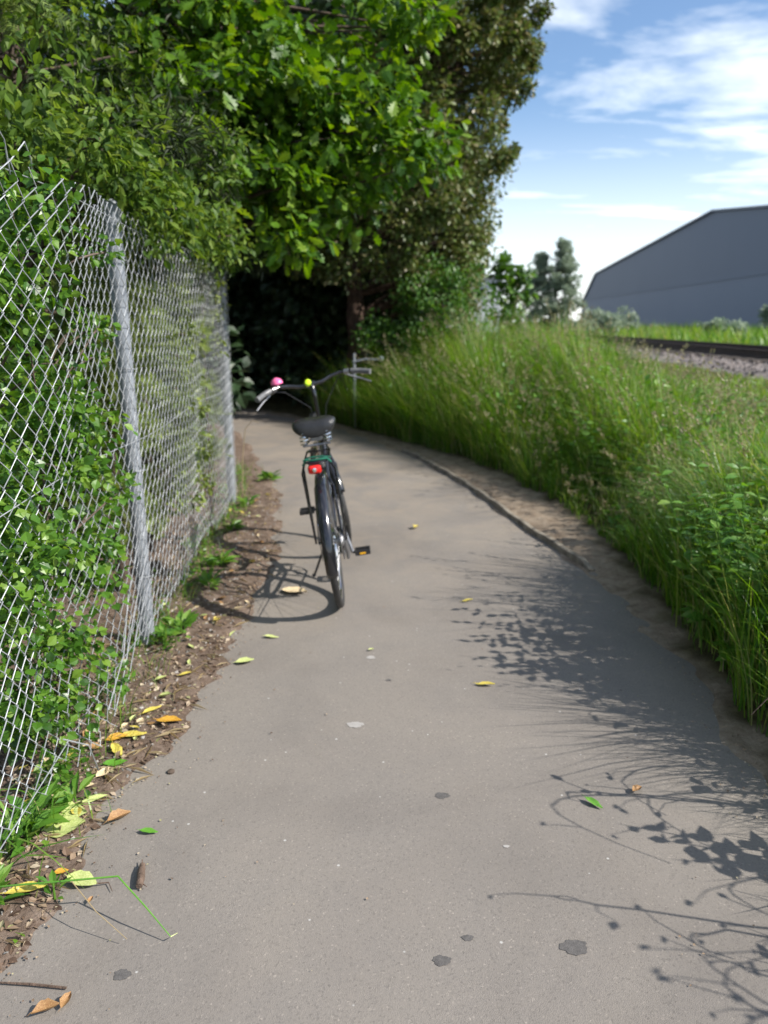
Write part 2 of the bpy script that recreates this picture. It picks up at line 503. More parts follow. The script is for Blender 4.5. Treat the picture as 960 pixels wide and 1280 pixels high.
def z_right(u, x, y):
    w = u + 0.03 * noise2(x, y, 1.1, 8) + 0.012 * noise2(x, y, 4.0, 9)
    z = np.clip(w * 0.16, -0.035, 0.03) + 0.62 * sstep((u - 0.35) / 3.0)
    far = sstep((u - 1.5) / 4)
    return z + (0.007 * noise2(x, y, 5.0, 10)) * np.where(w > -0.02, 1, 0.3) + 0.05 * far * noise2(x, y, 0.22, 12) * np.exp(-np.maximum(u - 6, 0) / 40)


def ground_z(x, y):
    x = np.asarray(x, float); y = np.asarray(y, float)
    l, r = L_edge(y), R_edge(y)
    zl = z_left(l - x, x, y); zr = z_right(x - r, x, y)
    return np.where(x < (l + r) / 2, np.maximum(zl, 0), np.maximum(zr, 0))


def gz(x, y): return float(ground_z(x, y))


def grid(U, Y, fx, fz):
    uu, yy = np.meshgrid(U, Y, indexing='ij')
    xx = fx(uu, yy); zz = fz(uu, xx, yy)
    V = np.stack([xx, yy, zz], -1).reshape(-1, 3)
    nu, ny = len(U), len(Y)
    i, j = np.meshgrid(np.arange(nu - 1), np.arange(ny - 1), indexing='ij')
    a = (i * ny + j).ravel()
    F = np.stack([a, a + ny, a + ny + 1, a + 1], -1)
    return V, F, uu


YS = np.concatenate([[-60, -30, -12, -5, -2], np.arange(-1, 1.2, 0.2), np.arange(1.2, 4.6, 0.024), np.arange(4.6, 9, 0.05),
                     np.arange(9, 18, 0.2), np.geomspace(18, 2500, 26)])
# left verge
UL = np.concatenate([np.arange(-0.22, 0.62, 0.022), np.arange(0.62, 2.0, 0.08), np.geomspace(2.0, 1500, 26)])
V, F, uu = grid(UL, YS, lambda u, y: L_edge(y) - u, z_left)
me = np_mesh('verge', V, F[:, ::-1], True)
tag(obj('verge', me, M['soil']), kind='structure')
# right bank
UR = np.concatenate([np.arange(-0.22, 0.9, 0.028), np.arange(0.9, 6.0, 0.15), np.geomspace(6.0, 1800, 28)])
V, F, uu = grid(UR, YS, lambda u, y: R_edge(y) + u, z_right)
me = np_mesh('bank', V, F, True)
o = tag(obj('bank', me, M['bank']), kind='structure')
vx, vy, vu = V[:, 0], V[:, 1], uu.reshape(-1)
lim = np.interp(vy, [0, 2.5, 3.2, 4.3, 5.7, 7.7, 9.5, 12], [0.05, 0.06, 0.06, 0.22, 0.50, 0.52, 0.3, 0.1])
at_ = me.attributes.new('turf', 'FLOAT', 'POINT')
at_.data.foreach_set('value', sstep((vu - lim + 0.10) / 0.22 + 0.35 * noise2(vx, vy, 3.0, 31)).astype(np.float32))
# asphalt path
YP = np.concatenate([np.arange(-60, 0, 6), np.arange(0, 12, 0.08), np.arange(12, 20, 0.4)])
TP = np.linspace(-0.25, 1.25, 25)
tt, yy = np.meshgrid(TP, YP, indexing='ij')
xx = L_edge(yy) + (R_edge(yy) - L_edge(yy)) * tt
def path_z(xx, yy):
    return 0.004 * np.sin(yy * 2 * PI / 0.62 + 0.5 * xx + 0.8 * noise2(xx, yy, 0.3, 40)) * sstep((yy - 3.2) / 1.5) + 0.002 * noise2(xx, yy, 0.8, 41)
zz = path_z(xx, yy)
V = np.stack([xx, yy, zz], -1).reshape(-1, 3)
nu, ny = len(TP), len(YP)
i, j = np.meshgrid(np.arange(nu - 1), np.arange(ny - 1), indexing='ij')
a = (i * ny + j).ravel()
F = np.stack([a, a + ny, a + ny + 1, a + 1], -1)
path = tag(obj('path', np_mesh('path', V, F, True), M['asphalt']), kind='structure')


def flat_blob(name, x, y, rx, ry, mat, seed, rot=0.0, jag=0.16):
    z = float(path_z(np.float64(x), np.float64(y))) + 0.0014
    r = random.Random(seed)
    n = 28
    vs = [(x, y, z + 0.0002)]
    ph = [r.uniform(0, 6.28) for _ in range(4)]
    for k in range(n):
        a = 2 * PI * k / n
        q = 1 + jag * (math.sin(3 * a + ph[0]) * .5 + math.sin(5 * a + ph[1]) * .4 + math.sin(9 * a + ph[2]) * .5)
        px, py = rx * q * math.cos(a), ry * q * math.sin(a)
        vs.append((x + px * math.cos(rot) - py * math.sin(rot), y + px * math.sin(rot) + py * math.cos(rot), z))
    fs = [(0, 1 + k, 1 + (k + 1) % n) for k in range(n)]
    b = MB().add(vs, fs)
    return b.build(name, mat, path)


for k, (x, y, rx, ry) in enumerate([(0.47, 1.56, 0.034, 0.024), (0.14, 1.52, 0.022, 0.016), (0.21, 1.59, 0.015, 0.010),
                                    (0.19, 2.18, 0.024, 0.017), (-0.62, 1.48, 0.020, 0.016), (0.02, 3.0, 0.012, 0.01)]):
    flat_blob('stain', x, y, rx, ry, M['stain'], k)
flat_blob('gum_spot', -0.11, 2.63, 0.032, 0.022, M['gum'], 31)
flat_blob('gum_spot', 0.36, 1.93, 0.010, 0.006, M['gum'], 32)
flat_blob('gum_spot', -0.06, 3.23, 0.02, 0.018, M['gum'], 33)
lb = MB().lathe((-0.73, 2.31, 0.001), (0, 0, 1), [(0, 0.012), (0.006, 0.013), (0.011, 0.007), (0.013, 0.001)], 10)
tag(lb.build('pebble', M['bark']), 'small dark lump lying on the asphalt near yellow leaves', 'pebble')

# edging along the bend on the right
KY = np.linspace(4.46, 8.9, 34)
KX = R_edge(KY) + 0.004 * np.sin(KY * 3.1)
vs, fs = [], []
for k, (x, y) in enumerate(zip(KX, KY)):
    t = Vector((np.gradient(KX)[k], np.gradient(KY)[k], 0)).normalized()
    nrm = Vector((t.y, -t.x, 0))
    zt = 0.040 + 0.006 * math.sin(k * 1.7) + 0.004 * math.sin(k * 0.61)
    if k == 0: zt = 0.018
    for off, z in ((-0.018, -0.03), (-0.018, zt - 0.004), (-0.013, zt), (0.017, zt), (0.022, zt - 0.005), (0.022, -0.03)):
        p = Vector((x, y, 0)) + nrm * (off + 0.02)
        vs.append((p.x, p.y, z))
m_ = 6
for k in range(len(KX) - 1):
    for q in range(m_ - 1):
        fs.append((k * m_ + q, k * m_ + q + 1, (k + 1) * m_ + q + 1, (k + 1) * m_ + q))
fs += [tuple(range(m_)), tuple(range((len(KX) - 1) * m_, len(KX) * m_))[::-1]]
tag(MB().add(vs, fs).build('kerb', M['timber_edge'], smooth=False), kind='structure')


# ------------------------------------------------------------------ scattering leaves
def oak_leaf():
    half = [(0.0, 0.0), (0.07, 0.10), (0.13, 0.16), (0.10, 0.26), (0.26, 0.36), (0.15, 0.45), (0.33, 0.60), (0.19, 0.66), (0.27, 0.82), (0.12, 0.86), (0.0, 1.0)]
    V = [(0, y, 0) for (_, y) in half]
    n = len(half)
    F = []
    for s in (-1, 1):
        o = len(V)
        V += [(s * x, y, 0.16 * x + (-0.12 * (y - 0.4) ** 2)) for x, y in half]
        for k in range(n - 1):
            a, b, c, d = k, k + 1, o + k + 1, o + k
            if k == 0: F.append((a, b, c) if s > 0 else (a, c, b))
            elif k == n - 2: F.append((a, b, d) if s > 0 else (a, d, b))
            else: F += [(a, b, c), (a, c, d)] if s > 0 else [(a, c, b), (a, d, c)]
    return np.array(V), np.array(F)


def plain_leaf(w=0.3):
    V = np.array([(0, 0, 0), (0, .5, -.02), (0, 1, -.1), (w * .8, .3, .06), (w, .55, .05), (-w * .8, .3, .06), (-w, .55, .05)])
    F = np.array([(0, 1, 3), (3, 1, 4), (1, 2, 4), (0, 5, 1), (5, 6, 1), (1, 6, 2)])
    return V, F


def diamond(w=0.25):
    return np.array([(0, 0, 0), (w, .45, .07), (0, 1, -.05), (-w, .45, .07)]), np.array([(0, 1, 2), (0, 2, 3)])


def frond(n=7):
    """flat conifer spray: a stem with needle-like side shoots"""
    V, F = [], []
    def strip(a, b, w):
        a = np.array(a); b = np.array(b)
        d = b - a; s = np.array((d[1], -d[0], 0)); s = s / (np.linalg.norm(s) + 1e-9) * w
        k = len(V)
        V.extend([a - s, a + s, b])
        F.append((k, k + 1, k + 2))
    strip((0, 0, 0), (0, 1, -.12), 0.035)
    for k in range(n):
        y = 0.08 + 0.8 * k / n
        ln = 0.42 * (1 - 0.55 * y)
        for s in (-1, 1):
            strip((0, y, -.12 * y * y), (s * ln, y + 0.6 * ln, 0.05 - .1 * y), 0.045)
    return np.array(V), np.array(F)


OAK, PLAIN, DIAM, FROND = oak_leaf(), plain_leaf(), diamond(), frond()


def unit(a): return a / (np.linalg.norm(a, axis=-1, keepdims=True) + 1e-9)


def scatter_mesh(name, tmpl, P, S, D, Nn):
    """P pos (n,3), S sizes (n,), D leaf directions, Nn approximate normals"""
    TV, TF = tmpl
    D = unit(D); side = unit(np.cross(D, Nn)); N = np.cross(side, D)
    V = (P[:, None, :] + S[:, None, None] * (TV[None, :, 0:1] * side[:, None, :] + TV[None, :, 1:2] * D[:, None, :] + TV[None, :, 2:3] * N[:, None, :]))
    k = len(TV)
    F = TF[None] + (np.arange(len(P)) * k)[:, None, None]
    return np_mesh(name, V.reshape(-1, 3), F.reshape(-1, 3), False)


def clumps(C, R, n, droop=0.3, flat=0.7):
    """leaf positions and directions around clump centres C with radii R"""
    C = np.asarray(C, float); R = np.asarray(R, float)
    k = len(C)
    off = unit(rng.normal(size=(k, n, 3))) * (rng.uniform(0.15, 1, size=(k, n, 1)) ** 0.6)
    off[..., 2] *= flat
    P = C[:, None] + off * R[:, None, None]
    D = off + rng.normal(size=off.shape) * 0.55
    D[..., 2] -= droop
    Nn = rng.normal(size=off.shape) * 0.55 + np.array([0.25, -0.1, 0.9])
    return P.reshape(-1, 3), D.reshape(-1, 3), Nn.reshape(-1, 3)


def shell_points(n, c, r, inner=0.5, zmin=-9):
    out = []
    while len(out) < n:
        v = rng.normal(size=3); v /= np.linalg.norm(v)
        p = v * rng.uniform(inner, 1.0) ** 0.7
        q = np.array(c) + p * np.array(r)
        if q[2] > zmin: out.append(q)
    return np.array(out)


def limb(mb, a, b, r0, r1, sag=0.1, n=6, sides=6):
    a, b = Vector(a), Vector(b)
    L = (b - a).length
    j = Vector((random.uniform(-1, 1), random.uniform(-1, 1), 0)) * L * 0.06
    pts = [a.lerp(b, t) + j * math.sin(PI * t) + Vector((0, 0, sag * L * math.sin(PI * t))) for t in [k / n for k in range(n + 1)]]
    mb.tube(pts, [r0 + (r1 - r0) * k / n for k in range(n + 1)], sides)


def tree(name, label, cat, base, trunk_pts, trunk_r, C, R, per, tmpl, size, leafmat, barkmat, group=None, droop=0.3, flat=0.7, twigs=0.35, foliage='crown'):
    root = empty(name, base)
    tag(root, label, cat, group)
    B = Vector(base)
    tb = MB()
    pts = [Vector(p) - B for p in trunk_pts]
    # smooth the trunk line
    fine, rad = [], []
    for k in range(len(pts) - 1):
        for q in range(4):
            t = q / 4
            fine.append(pts[k].lerp(pts[k + 1], t) + Vector((random.uniform(-1, 1), random.uniform(-1, 1), 0)) * trunk_r * 0.15)
    fine.append(pts[-1])
    nf = len(fine)
    rad = [trunk_r * (1.25 if k == 0 else 1.0) * (1 - 0.85 * k / (nf - 1)) for k in range(nf)]
    tb.tube(fine, rad, 10)
    tb.build('trunk', barkmat, root)
    lb = MB()
    C = np.asarray(C); R = np.asarray(R)
    sel = [k for k in range(len(C)) if random.random() < twigs]
    for k in sel:
        c = Vector(C[k]) - B
        cand = [q for q in range(nf) if fine[q].z < c.z + 0.2] or [0]
        q = min(cand, key=lambda i: (fine[i] - c).length + 0.4 * abs(fine[i].z - (c.z - 0.5)))
        limb(lb, fine[q], c, min(rad[q] * 0.5, 0.012 + 0.018 * (fine[q] - c).length), 0.004, random.uniform(-0.02, 0.12))
    if sel:
        tag(lb.build('limbs', barkmat, root), kind='stuff')
    P, D, Nn = clumps(C, R, per, droop, flat)
    S = rng.uniform(size[0], size[1], len(P))
    cr = obj(foliage, scatter_mesh(foliage, tmpl, P - np.array(base), S, D, Nn), leafmat, root)
    tag(cr, kind='stuff')
    return root


# ------------------------------------------------------------------ warehouse, far house, railway
def shed():
    X0, sl = 24.0, 0.0776
    zb = 0.5
    root = empty('warehouse', (X0 + sl * 70, 70, zb))
    tag(root, 'huge slate blue industrial shed with low pitched roof beyond the railway', 'warehouse')
    base = Vector(root.location)
    dirv = Vector((sl, 1, 0)).normalized()
    out = Vector((dirv.y, -dirv.x, 0))      # away from the track
    def P(d, z, o=0.0):
        return Vector((X0 + sl * d, d, z)) + out * o - base
    k = 24.0 / 20.0
    dl, zl = 112.5 * k, 5.4 * 0.98
    prof = [(137.5, 4.6), (126.9, 8.81), (72.7, 11.04), (47.0, 8.3), (44.0, 5.0)]
    div = lambda d: 5.0
    # lower wall: real thickness, its cladding stands 60 mm proud of the upper wall
    mb = MB()
    a, b = prof[0][0] + 0.4, prof[-1][0] - 0.2
    for (d0, d1) in ((a, b),):
        q = [P(d0, zb + .5, -.06), P(d1, zb + .5, -.06), P(d1, div(d1), -.06), P(d0, 5.1, -.06)]
        w = [p + out * 0.3 for p in q]
        mb.add(q + w, [(0, 1, 2, 3), (7, 6, 5, 4), (0, 4, 5, 1), (1, 5, 6, 2), (2, 6, 7, 3), (3, 7, 4, 0)])
    mb.build('lower_wall', M['clad_low'], root, smooth=False)
    mb = MB()
    q = [P(prof[0][0], 4.4)] + [P(d, z) for d, z in prof] + [P(prof[-1][0], 4.4)]
    n = len(q)
    w = [p + out * 0.3 for p in q]
    mb.add(q + w, [tuple(range(n)), tuple(range(2 * n - 1, n - 1, -1))] + [(i, i + n, (i + 1) % n + n, (i + 1) % n) for i in range(n)])
    mb.build('upper_wall', M['clad_up'], root, smooth=False)
    # plinth
    mb = MB()
    q = [P(a, 0.2, -.12), P(b, 0.2, -.12), P(b, zb + .55, -.12), P(a, zb + .55, -.12)]
    w = [p + out * 0.4 for p in q]
    mb.add(q + w, [(0, 1, 2, 3), (7, 6, 5, 4), (0, 4, 5, 1), (1, 5, 6, 2), (2, 6, 7, 3), (3, 7, 4, 0)])
    mb.build('plinth', M['conc'], root, smooth=False)
    # roof planes and end walls run back from the gable
    mb = MB()
    for k2 in range(len(prof) - 1):
        (d0, z0), (d1, z1) = prof[k2], prof[k2 + 1]
        q = [P(d0, z0 + .05, -.25), P(d1, z1 + .05, -.25), P(d1, z1 + .05, 45), P(d0, z0 + .05, 45)]
        w = [p + Vector((0, 0, 0.16)) for p in q]
        mb.add(q + w, [(0, 1, 2, 3), (7, 6, 5, 4), (0, 4, 5, 1), (1, 5, 6, 2), (2, 6, 7, 3), (3, 7, 4, 0)])
    mb.build('roof', M['clad_roof'], root, smooth=False)
    for (d, z) in (prof[0], prof[-1]):
        mb = MB()
        q = [P(d, 0.2, 0.3), P(d, 0.2, 45), P(d, z, 45), P(d, z, 0.3)]
        w = [p + dirv * (0.3 if d < 60 else -0.3) for p in q]
        mb.add(q + w, [(0, 1, 2, 3), (7, 6, 5, 4), (0, 4, 5, 1), (1, 5, 6, 2), (2, 6, 7, 3), (3, 7, 4, 0)])
        mb.build('side_wall', M['clad_low'], root, smooth=False)
    fl = MB()
    for (da, db) in ((prof[0][0], b),):
        q = [P(da, 5.04, -.14), P(db, 4.94, -.14), P(db, 5.03, -.14), P(da, 5.13, -.14)]
        w = [p + out * 0.13 for p in q]
        fl.add(q + w, [(0, 1, 2, 3), (7, 6, 5, 4), (0, 4, 5, 1), (1, 5, 6, 2), (2, 6, 7, 3), (3, 7, 4, 0)])
    fl.build('flashing', M['clad_low'], root, smooth=False)


shed()


def far_house():
    x0, x1, y0, y1, z0, z1 = 2.4, 7.4, 50.0, 58.0, 0.4, 4.2
    root = empty('house', ((x0 + x1) / 2, (y0 + y1) / 2, z0))
    tag(root, 'pale flat roofed building peeping out behind the big tree', 'house')
    c = Vector(root.location)
    MB().box(Vector(((x0 + x1) / 2, (y0 + y1) / 2, (z0 + z1) / 2)) - c, (x1 - x0, y1 - y0, z1 - z0)).build('wall', M['render_wall'], root, smooth=False)
    MB().box(Vector(((x0 + x1) / 2, (y0 + y1) / 2, z1 + 0.1)) - c, (x1 - x0 + .5, y1 - y0 + .5, 0.2)).build('roof', M['clad_roof'], root, smooth=False)
    for wx in (3.2, 4.9):
        fr = MB().box(Vector((wx, y0 - 0.03, 2.4)) - c, (1.1, 0.08, 1.3)).build('window', M['render_wall'], root, smooth=False)
        MB().box(Vector((wx, y0 - 0.08, 2.4)) - c, (0.95, 0.04, 1.15)).build('pane', M['glass'], fr, smooth=False)


far_house()


def railway():
    root = empty('railway_track', (8.2, 20, 0.72))
    tag(root, 'rusty railway track on sleepers running past the blue shed', 'railway track')
    c = Vector(root.location)
    prof = [(-.07, 0), (.07, 0), (.07, .012), (.012, .03), (.012, .115), (.036, .125), (.036, .158), (-.036, .158), (-.036, .125), (-.012, .115), (-.012, .03), (-.07, .012)]
    y0, y1 = -20, 160
    for rx in (7.5, 8.94):
        n = len(prof)
        vs = [(rx + px - c.x, y - c.y, 0.80 + pz - c.z) for y in (y0, y1) for px, pz in prof]
        fs = [(k, (k + 1) % n, n + (k + 1) % n, n + k) for k in range(n)] + [tuple(range(n))[::-1], tuple(range(n, 2 * n))]
        MB().add(vs, fs).build('rail', M['rail'], root, smooth=False)
    sm = MB()
    sm.box((0, 0, 0), (2.5, 0.25, 0.15))
    me = sm.mesh('sleeper', False)
    me.materials.append(M['sleeper'])
    for k in range(110):
        s = bpy.data.objects.new('sleeper', me)
        s.location = (0, -14 + k * 0.62 - 0, 0.005)
        s.rotation_euler = (0, 0, random.uniform(-.02, .02))
        link(s, root)
    # ballast
    ys = np.array([-20, 0, 10, 20, 40, 80, 160.0])
    pf = [(5.4, 0.45), (6.35, 0.74), (10.0, 0.74), (11.2, 0.45)]
    vs = [(px, y, pz) for y in ys for px, pz in pf]
    fs = []
    for a in range(len(ys) - 1):
        for q in range(3):
            fs.append((a * 4 + q, a * 4 + q + 1, a * 4 + 5 + q, a * 4 + 4 + q))
    tag(MB().add(vs, fs).build('ballast_bed', M['ballast_bed'], smooth=False), kind='structure')
    # loose stones: a lumpy octahedron each
    T = np.array([(1, 0, 0), (-1, 0, 0), (0, 1, 0), (0, -1, 0), (0, 0, 1), (0, 0, -1)], float)
    TF = np.array([(0, 2, 4), (2, 1, 4), (1, 3, 4), (3, 0, 4), (2, 0, 5), (1, 2, 5), (3, 1, 5), (0, 3, 5)])
    n = 9000
    y = 7 + 35 * rng.uniform(0, 1, n) ** 1.6
    x = rng.uniform(5.2, 10.2, n)
    z = np.interp(x, [5.2, 5.4, 6.35, 10, 11.2], [.45, .45, .74, .74, .45]) + rng.uniform(0.0, 0.03, n)
    S = rng.uniform(0.022, 0.045, n)
    q = rng.normal(size=(n, 3, 3))
    V = np.einsum('kv,nvw->nkw', T, unit(q)) * S[:, None, None] + np.stack([x, y, z], -1)[:, None]
    Fm = TF[None] + (np.arange(n) * 6)[:, None, None]
    o = obj('ballast', np_mesh('ballast', V.reshape(-1, 3), Fm.reshape(-1, 3)), M['ballast'])
    tag(o, 'loose pinkish grey ballast stones heaped beside the rails', 'ballast', kind='stuff')


railway()


# ------------------------------------------------------------------ grass
def blades(P, Hh, Wd, lean, curve, segs=4):
    n = len(P)
    a = rng.uniform(0, 2 * PI, n)
    dirv = np.stack([np.cos(a), np.sin(a), np.zeros(n)], -1)
    dirv = dirv + lean
    side = unit(np.cross(dirv + 1e-3, np.array([0, 0, 1.0])))
    tw = rng.uniform(-0.6, 0.6, n)[:, None]
    side = unit(side + dirv * tw)
    t = np.linspace(0, 1, segs + 1)
    V = np.zeros((n, segs * 2 + 1, 3))
    for k, q in enumerate(t):
        bend = curve * q ** 2
        c = P + dirv * (Hh * (0.10 * q + bend))[:, None]
        c[:, 2] = P[:, 2] + Hh * (q - 0.55 * curve * q ** 2.4)
        if k == segs:
            V[:, 2 * k] = c
        else:
            w = (Wd * (1 - 0.75 * q) * (0.55 + 0.9 * min(q * 4, 1) * 0.5))[:, None]
            V[:, 2 * k] = c - side * w
            V[:, 2 * k + 1] = c + side * w
    F = []
    for k in range(segs - 1):
        b = 2 * k
        F += [(b, b + 1, b + 3), (b, b + 3, b + 2)]
    b = 2 * (segs - 1)
    F.append((b, b + 1, b + 2))
    F = np.array(F)
    FF = F[None] + (np.arange(n) * (2 * segs + 1))[:, None, None]
    return V.reshape(-1, 3), FF.reshape(-1, 3), V


def sward_h(x, y):
    """grass height over the bank"""
    u = x - R_edge(y)
    h = 0.34 + 0.36 * sstep((u - 0.2) / 0.7)
    h *= 1 - 0.72 * sstep((y - 4.2) / 0.8) * (1 - sstep((y - 8.2) / 1.2)) * (1 - sstep((u - 0.4) / 0.95))
    h += 0.30 * sstep((y - 2.0) / 0.6) * (1 - sstep((y - 3.6) / 1.6)) * np.exp(-(np.maximum(u - 0.9, 0) / 0.6) ** 2)
    hump = sstep((y - 5.0) / 3.5) * np.exp(-(np.maximum(x - 1.5, 0) / 1.25) ** 2)
    h += 0.42 * hump
    short = sstep((x - 2.3) / 1.2) * (1 - hump)
    h = h * (1 - 0.84 * short)
    return np.maximum(h * (1 + 0.25 * noise2(x, y, 0.7, 51) + 0.15 * noise2(x, y, 2.1, 52)), 0.1)


def grass_field(name, label, n, ulo, uhi, ylo, yhi, mat, hk=1.0, w=(0.0022, 0.0055), dens=1.0, segs=4, ypow=1.0, lean=(-0.15, 0.02, 0), gap=True):
    y = ylo + (yhi - ylo) * rng.uniform(0, 1, n) ** ypow
    u = ulo + (uhi - ulo) * rng.uniform(0, 1, n) ** 0.85
    # tussocks
    y += 0.10 * noise2(u * 3, y * 3, 1.0, 61); u += 0.08 * noise2(u * 3, y * 3, 1.1, 62)
    x = R_edge(y) + u
    off = np.interp(y, [0, 2.5, 3.2, 4.3, 5.7, 7.7, 9.5, 12], [0.07, 0.09, 0.10, 0.25, 0.50, 0.52, 0.32, 0.12])
    keep = (u > off + 0.05 * noise2(x, y, 1.5, 63)) & (x < 5.6)
    x, y, u = x[keep], y[keep], u[keep]
    Hh = sward_h(x, y) * rng.uniform(0.45, 1.15, len(x)) * hk
    P = np.stack([x, y, ground_z(x, y) - 0.01], -1)
    Wd = rng.uniform(w[0], w[1], len(x))
    V, F, _ = blades(P, Hh, Wd, np.array(lean) + 0.25 * sstep((u - 0.5) / 0.5)[:, None] * np.stack([noise2(x, y, 0.9, 91), noise2(x, y, 0.9, 92), 0 * x], -1), rng.uniform(0.1, 1.0, len(x)) ** 1.1 * np.where((u < 0.6) & (y < 4.5), 0.5, 0.85), segs)
    o = obj(name, np_mesh(name, V, F), mat)
    tag(o, label, 'grass', kind='stuff')
    return o


grass_field('meadow_grass', 'long green grass covering the bank beside the path', 62000, 0.05, 4.6, 1.3, 12.0, M['grass'], 1.0, (0.0022, 0.006), ypow=0.9)
grass_field('meadow_grass', 'straw coloured dead blades among the long green grass', 8000, 0.05, 4.6, 0.5, 12.0, M['dry_grass'], 1.02, (0.0014, 0.003))


def stems(name, label, n, ulo, uhi, ylo, yhi, hmul=(1.1, 1.5), seedmat=None, spots=None):
    y = rng.uniform(ylo, yhi, n); u = rng.uniform(ulo, uhi, n)
    x = R_edge(y) + u
    Hh = sward_h(x, y) * rng.uniform(hmul[0], hmul[1], n)
    P = np.stack([x, y, ground_z(x, y) - 0.01], -1)
    cv = rng.uniform(0.05, 0.45, n)
    V, F, raw = blades(P, Hh, np.full(n, 0.0017), np.array((-0.2, 0, 0)), cv, 5)
    # seed heads along the upper fifth
    k = 16
    tip = raw[:, -1]; below = raw[:, -3]
    t = rng.uniform(-0.25, 1.0, (n, k, 1))
    Q = below[:, None] + (tip - below)[:, None] * (0.25 + 0.75 * t) + rng.normal(size=(n, k, 3)) * 0.010
    D = (tip - below)[:, None] * 2 + rng.normal(size=(n, k, 3)) * 0.09
    sm = scatter_mesh('s', diamond(0.24), Q.reshape(-1, 3), rng.uniform(0.014, 0.034, n * k), D.reshape(-1, 3), rng.normal(size=(n * k, 3)))
    sv = np.zeros(len(sm.vertices) * 3); sm.vertices.foreach_get('co', sv)
    sf = np.zeros(len(sm.polygons) * 3, dtype=np.int32); sm.polygons.foreach_get('vertices', sf)
    V2 = np.concatenate([V, sv.reshape(-1, 3)]); F2 = np.concatenate([F, sf.reshape(-1, 3) + len(V)])
    bpy.data.meshes.remove(sm)
    o = obj(name, np_mesh(name, V2, F2), seedmat or M['seed'])
    tag(o, label, 'grass', kind='stuff')


grass_field('meadow_grass', 'dense green grass at the path edge on the near bank', 12000, 0.05, 1.5, 2.0, 5.2, M['grass'], 0.95, (0.0025, 0.0065))
grass_field('meadow_grass', 'dense tall grass crowding the outside of the bend', 26000, 0.1, 3.4, 6.0, 11.6, M['grass'], 1.05, (0.003, 0.007), ypow=0.8)
stems('seeding_grass', 'pale seed heads nodding above the long grass', 1500, 0.5, 3.4, 2.6, 11.0, (1.0, 1.3))

n = 15000
y = 2.0 + 9.6 * rng.uniform(0, 1, n); u = 0.15 + 3.2 * rng.uniform(0, 1, n)
x = R_edge(y) + u
off = np.interp(y, [0, 2.5, 3.2, 4.3, 5.7, 7.7, 9.5, 12], [0.12, 0.14, 0.15, 0.32, 0.58, 0.6, 0.4, 0.2])
kp = (u > off) & (noise2(x, y, 0.8, 97) > -0.35)
x, y = x[kp], y[kp]; n = len(x)
D = rng.normal(size=(n, 3)); D[:, 2] *= 0.5
tag(obj('bank_weeds', scatter_mesh('bank_weeds', plain_leaf(0.3), np.stack([x, y, ground_z(x, y) + sward_h(x, y) * rng.uniform(0.1, 0.88, n)], -1), rng.uniform(.03, .085, n), D, rng.normal(size=(n, 3)) * .5 + np.array((0, 0, 1.))), M['weed']),
    'soft leafy undergrowth mixed through the long grass', 'weeds', kind='stuff')

# broad ground beyond the track: rough weeds
def rough(name, label, n, xr, yr, h, mat, w=(0.006, 0.02), ypow=1.0):
    x = rng.uniform(*xr, n); y = yr[0] + (yr[1] - yr[0]) * rng.uniform(0, 1, n) ** ypow
    P = np.stack([x, y, ground_z(x, y) - 0.02], -1)
    Hh = rng.uniform(h[0], h[1], n) * (1 + 0.4 * noise2(x, y, 0.12, 71))
    V, F, _ = blades(P, Hh, rng.uniform(*w, n), np.array((-0.1, 0, 0)), rng.uniform(0.1, 0.6, n), 3)
    tag(obj(name, np_mesh(name, V, F), mat), label, 'grass', kind='stuff')


rough('weeds', 'rough yellowish weeds growing between the railway and the shed', 16000, (10.6, 24), (14, 75), (0.35, 0.9), M['grass'], (0.01, 0.03))
rough('weeds', 'low weeds and dry grass at the edge of the ballast', 9000, (4.2, 5.9), (5, 34), (0.05, 0.17), M['grass'], (0.003, 0.008), 1.3)


# taller leafy plants on the bank
def stalk_plant(x, y, h, n_stem, spread, label, group=None, leaf=0.09, mat='weed', cat='plant', name='leafy_weed', w=0.22, lv=9):
    z = gz(x, y)
    root = empty(name, (x, y, z - 0.01))
    tag(root, label, cat, group)
    sb = MB(); P, D, S = [], [], []
    for k in range(n_stem):
        a = random.uniform(0, 2 * PI); r = random.uniform(0.2, 1) * spread
        top = Vector((r * math.cos(a), r * math.sin(a), h * random.uniform(0.7, 1.0)))
        pts = [Vector((0.03 * math.cos(a), 0.03 * math.sin(a), 0)).lerp(top, t) + Vector((0, 0, 0.08 * h * math.sin(PI * t))) for t in (0, .25, .5, .75, 1)]
        sb.tube(pts, [0.004, 0.0035, 0.003, 0.0025, 0.001], 5)
        for q in range(lv):
            t = 0.15 + 0.85 * q / lv
            i = min(int(t * 4), 3); p = pts[i].lerp(pts[i + 1], t * 4 - i)
            for s in (0, PI):
                b = q * 1.57 + s + random.uniform(-.3, .3)
                P.append(p); D.append((math.cos(b), math.sin(b), random.uniform(-.3, .45))); S.append(leaf * (1.15 - 0.65 * t) * random.uniform(.8, 1.2))
    sb.build('stem', M[mat], root)
    P = np.array(P); D = np.array(D); S = np.array(S)
    Nn = np.zeros_like(P) + np.array((0, 0, 1.0)) + rng.normal(size=P.shape) * 0.3
    tag(obj('foliage', scatter_mesh('foliage', plain_leaf(w), P, S, D, Nn), M[mat], root), kind='stuff')
    return root


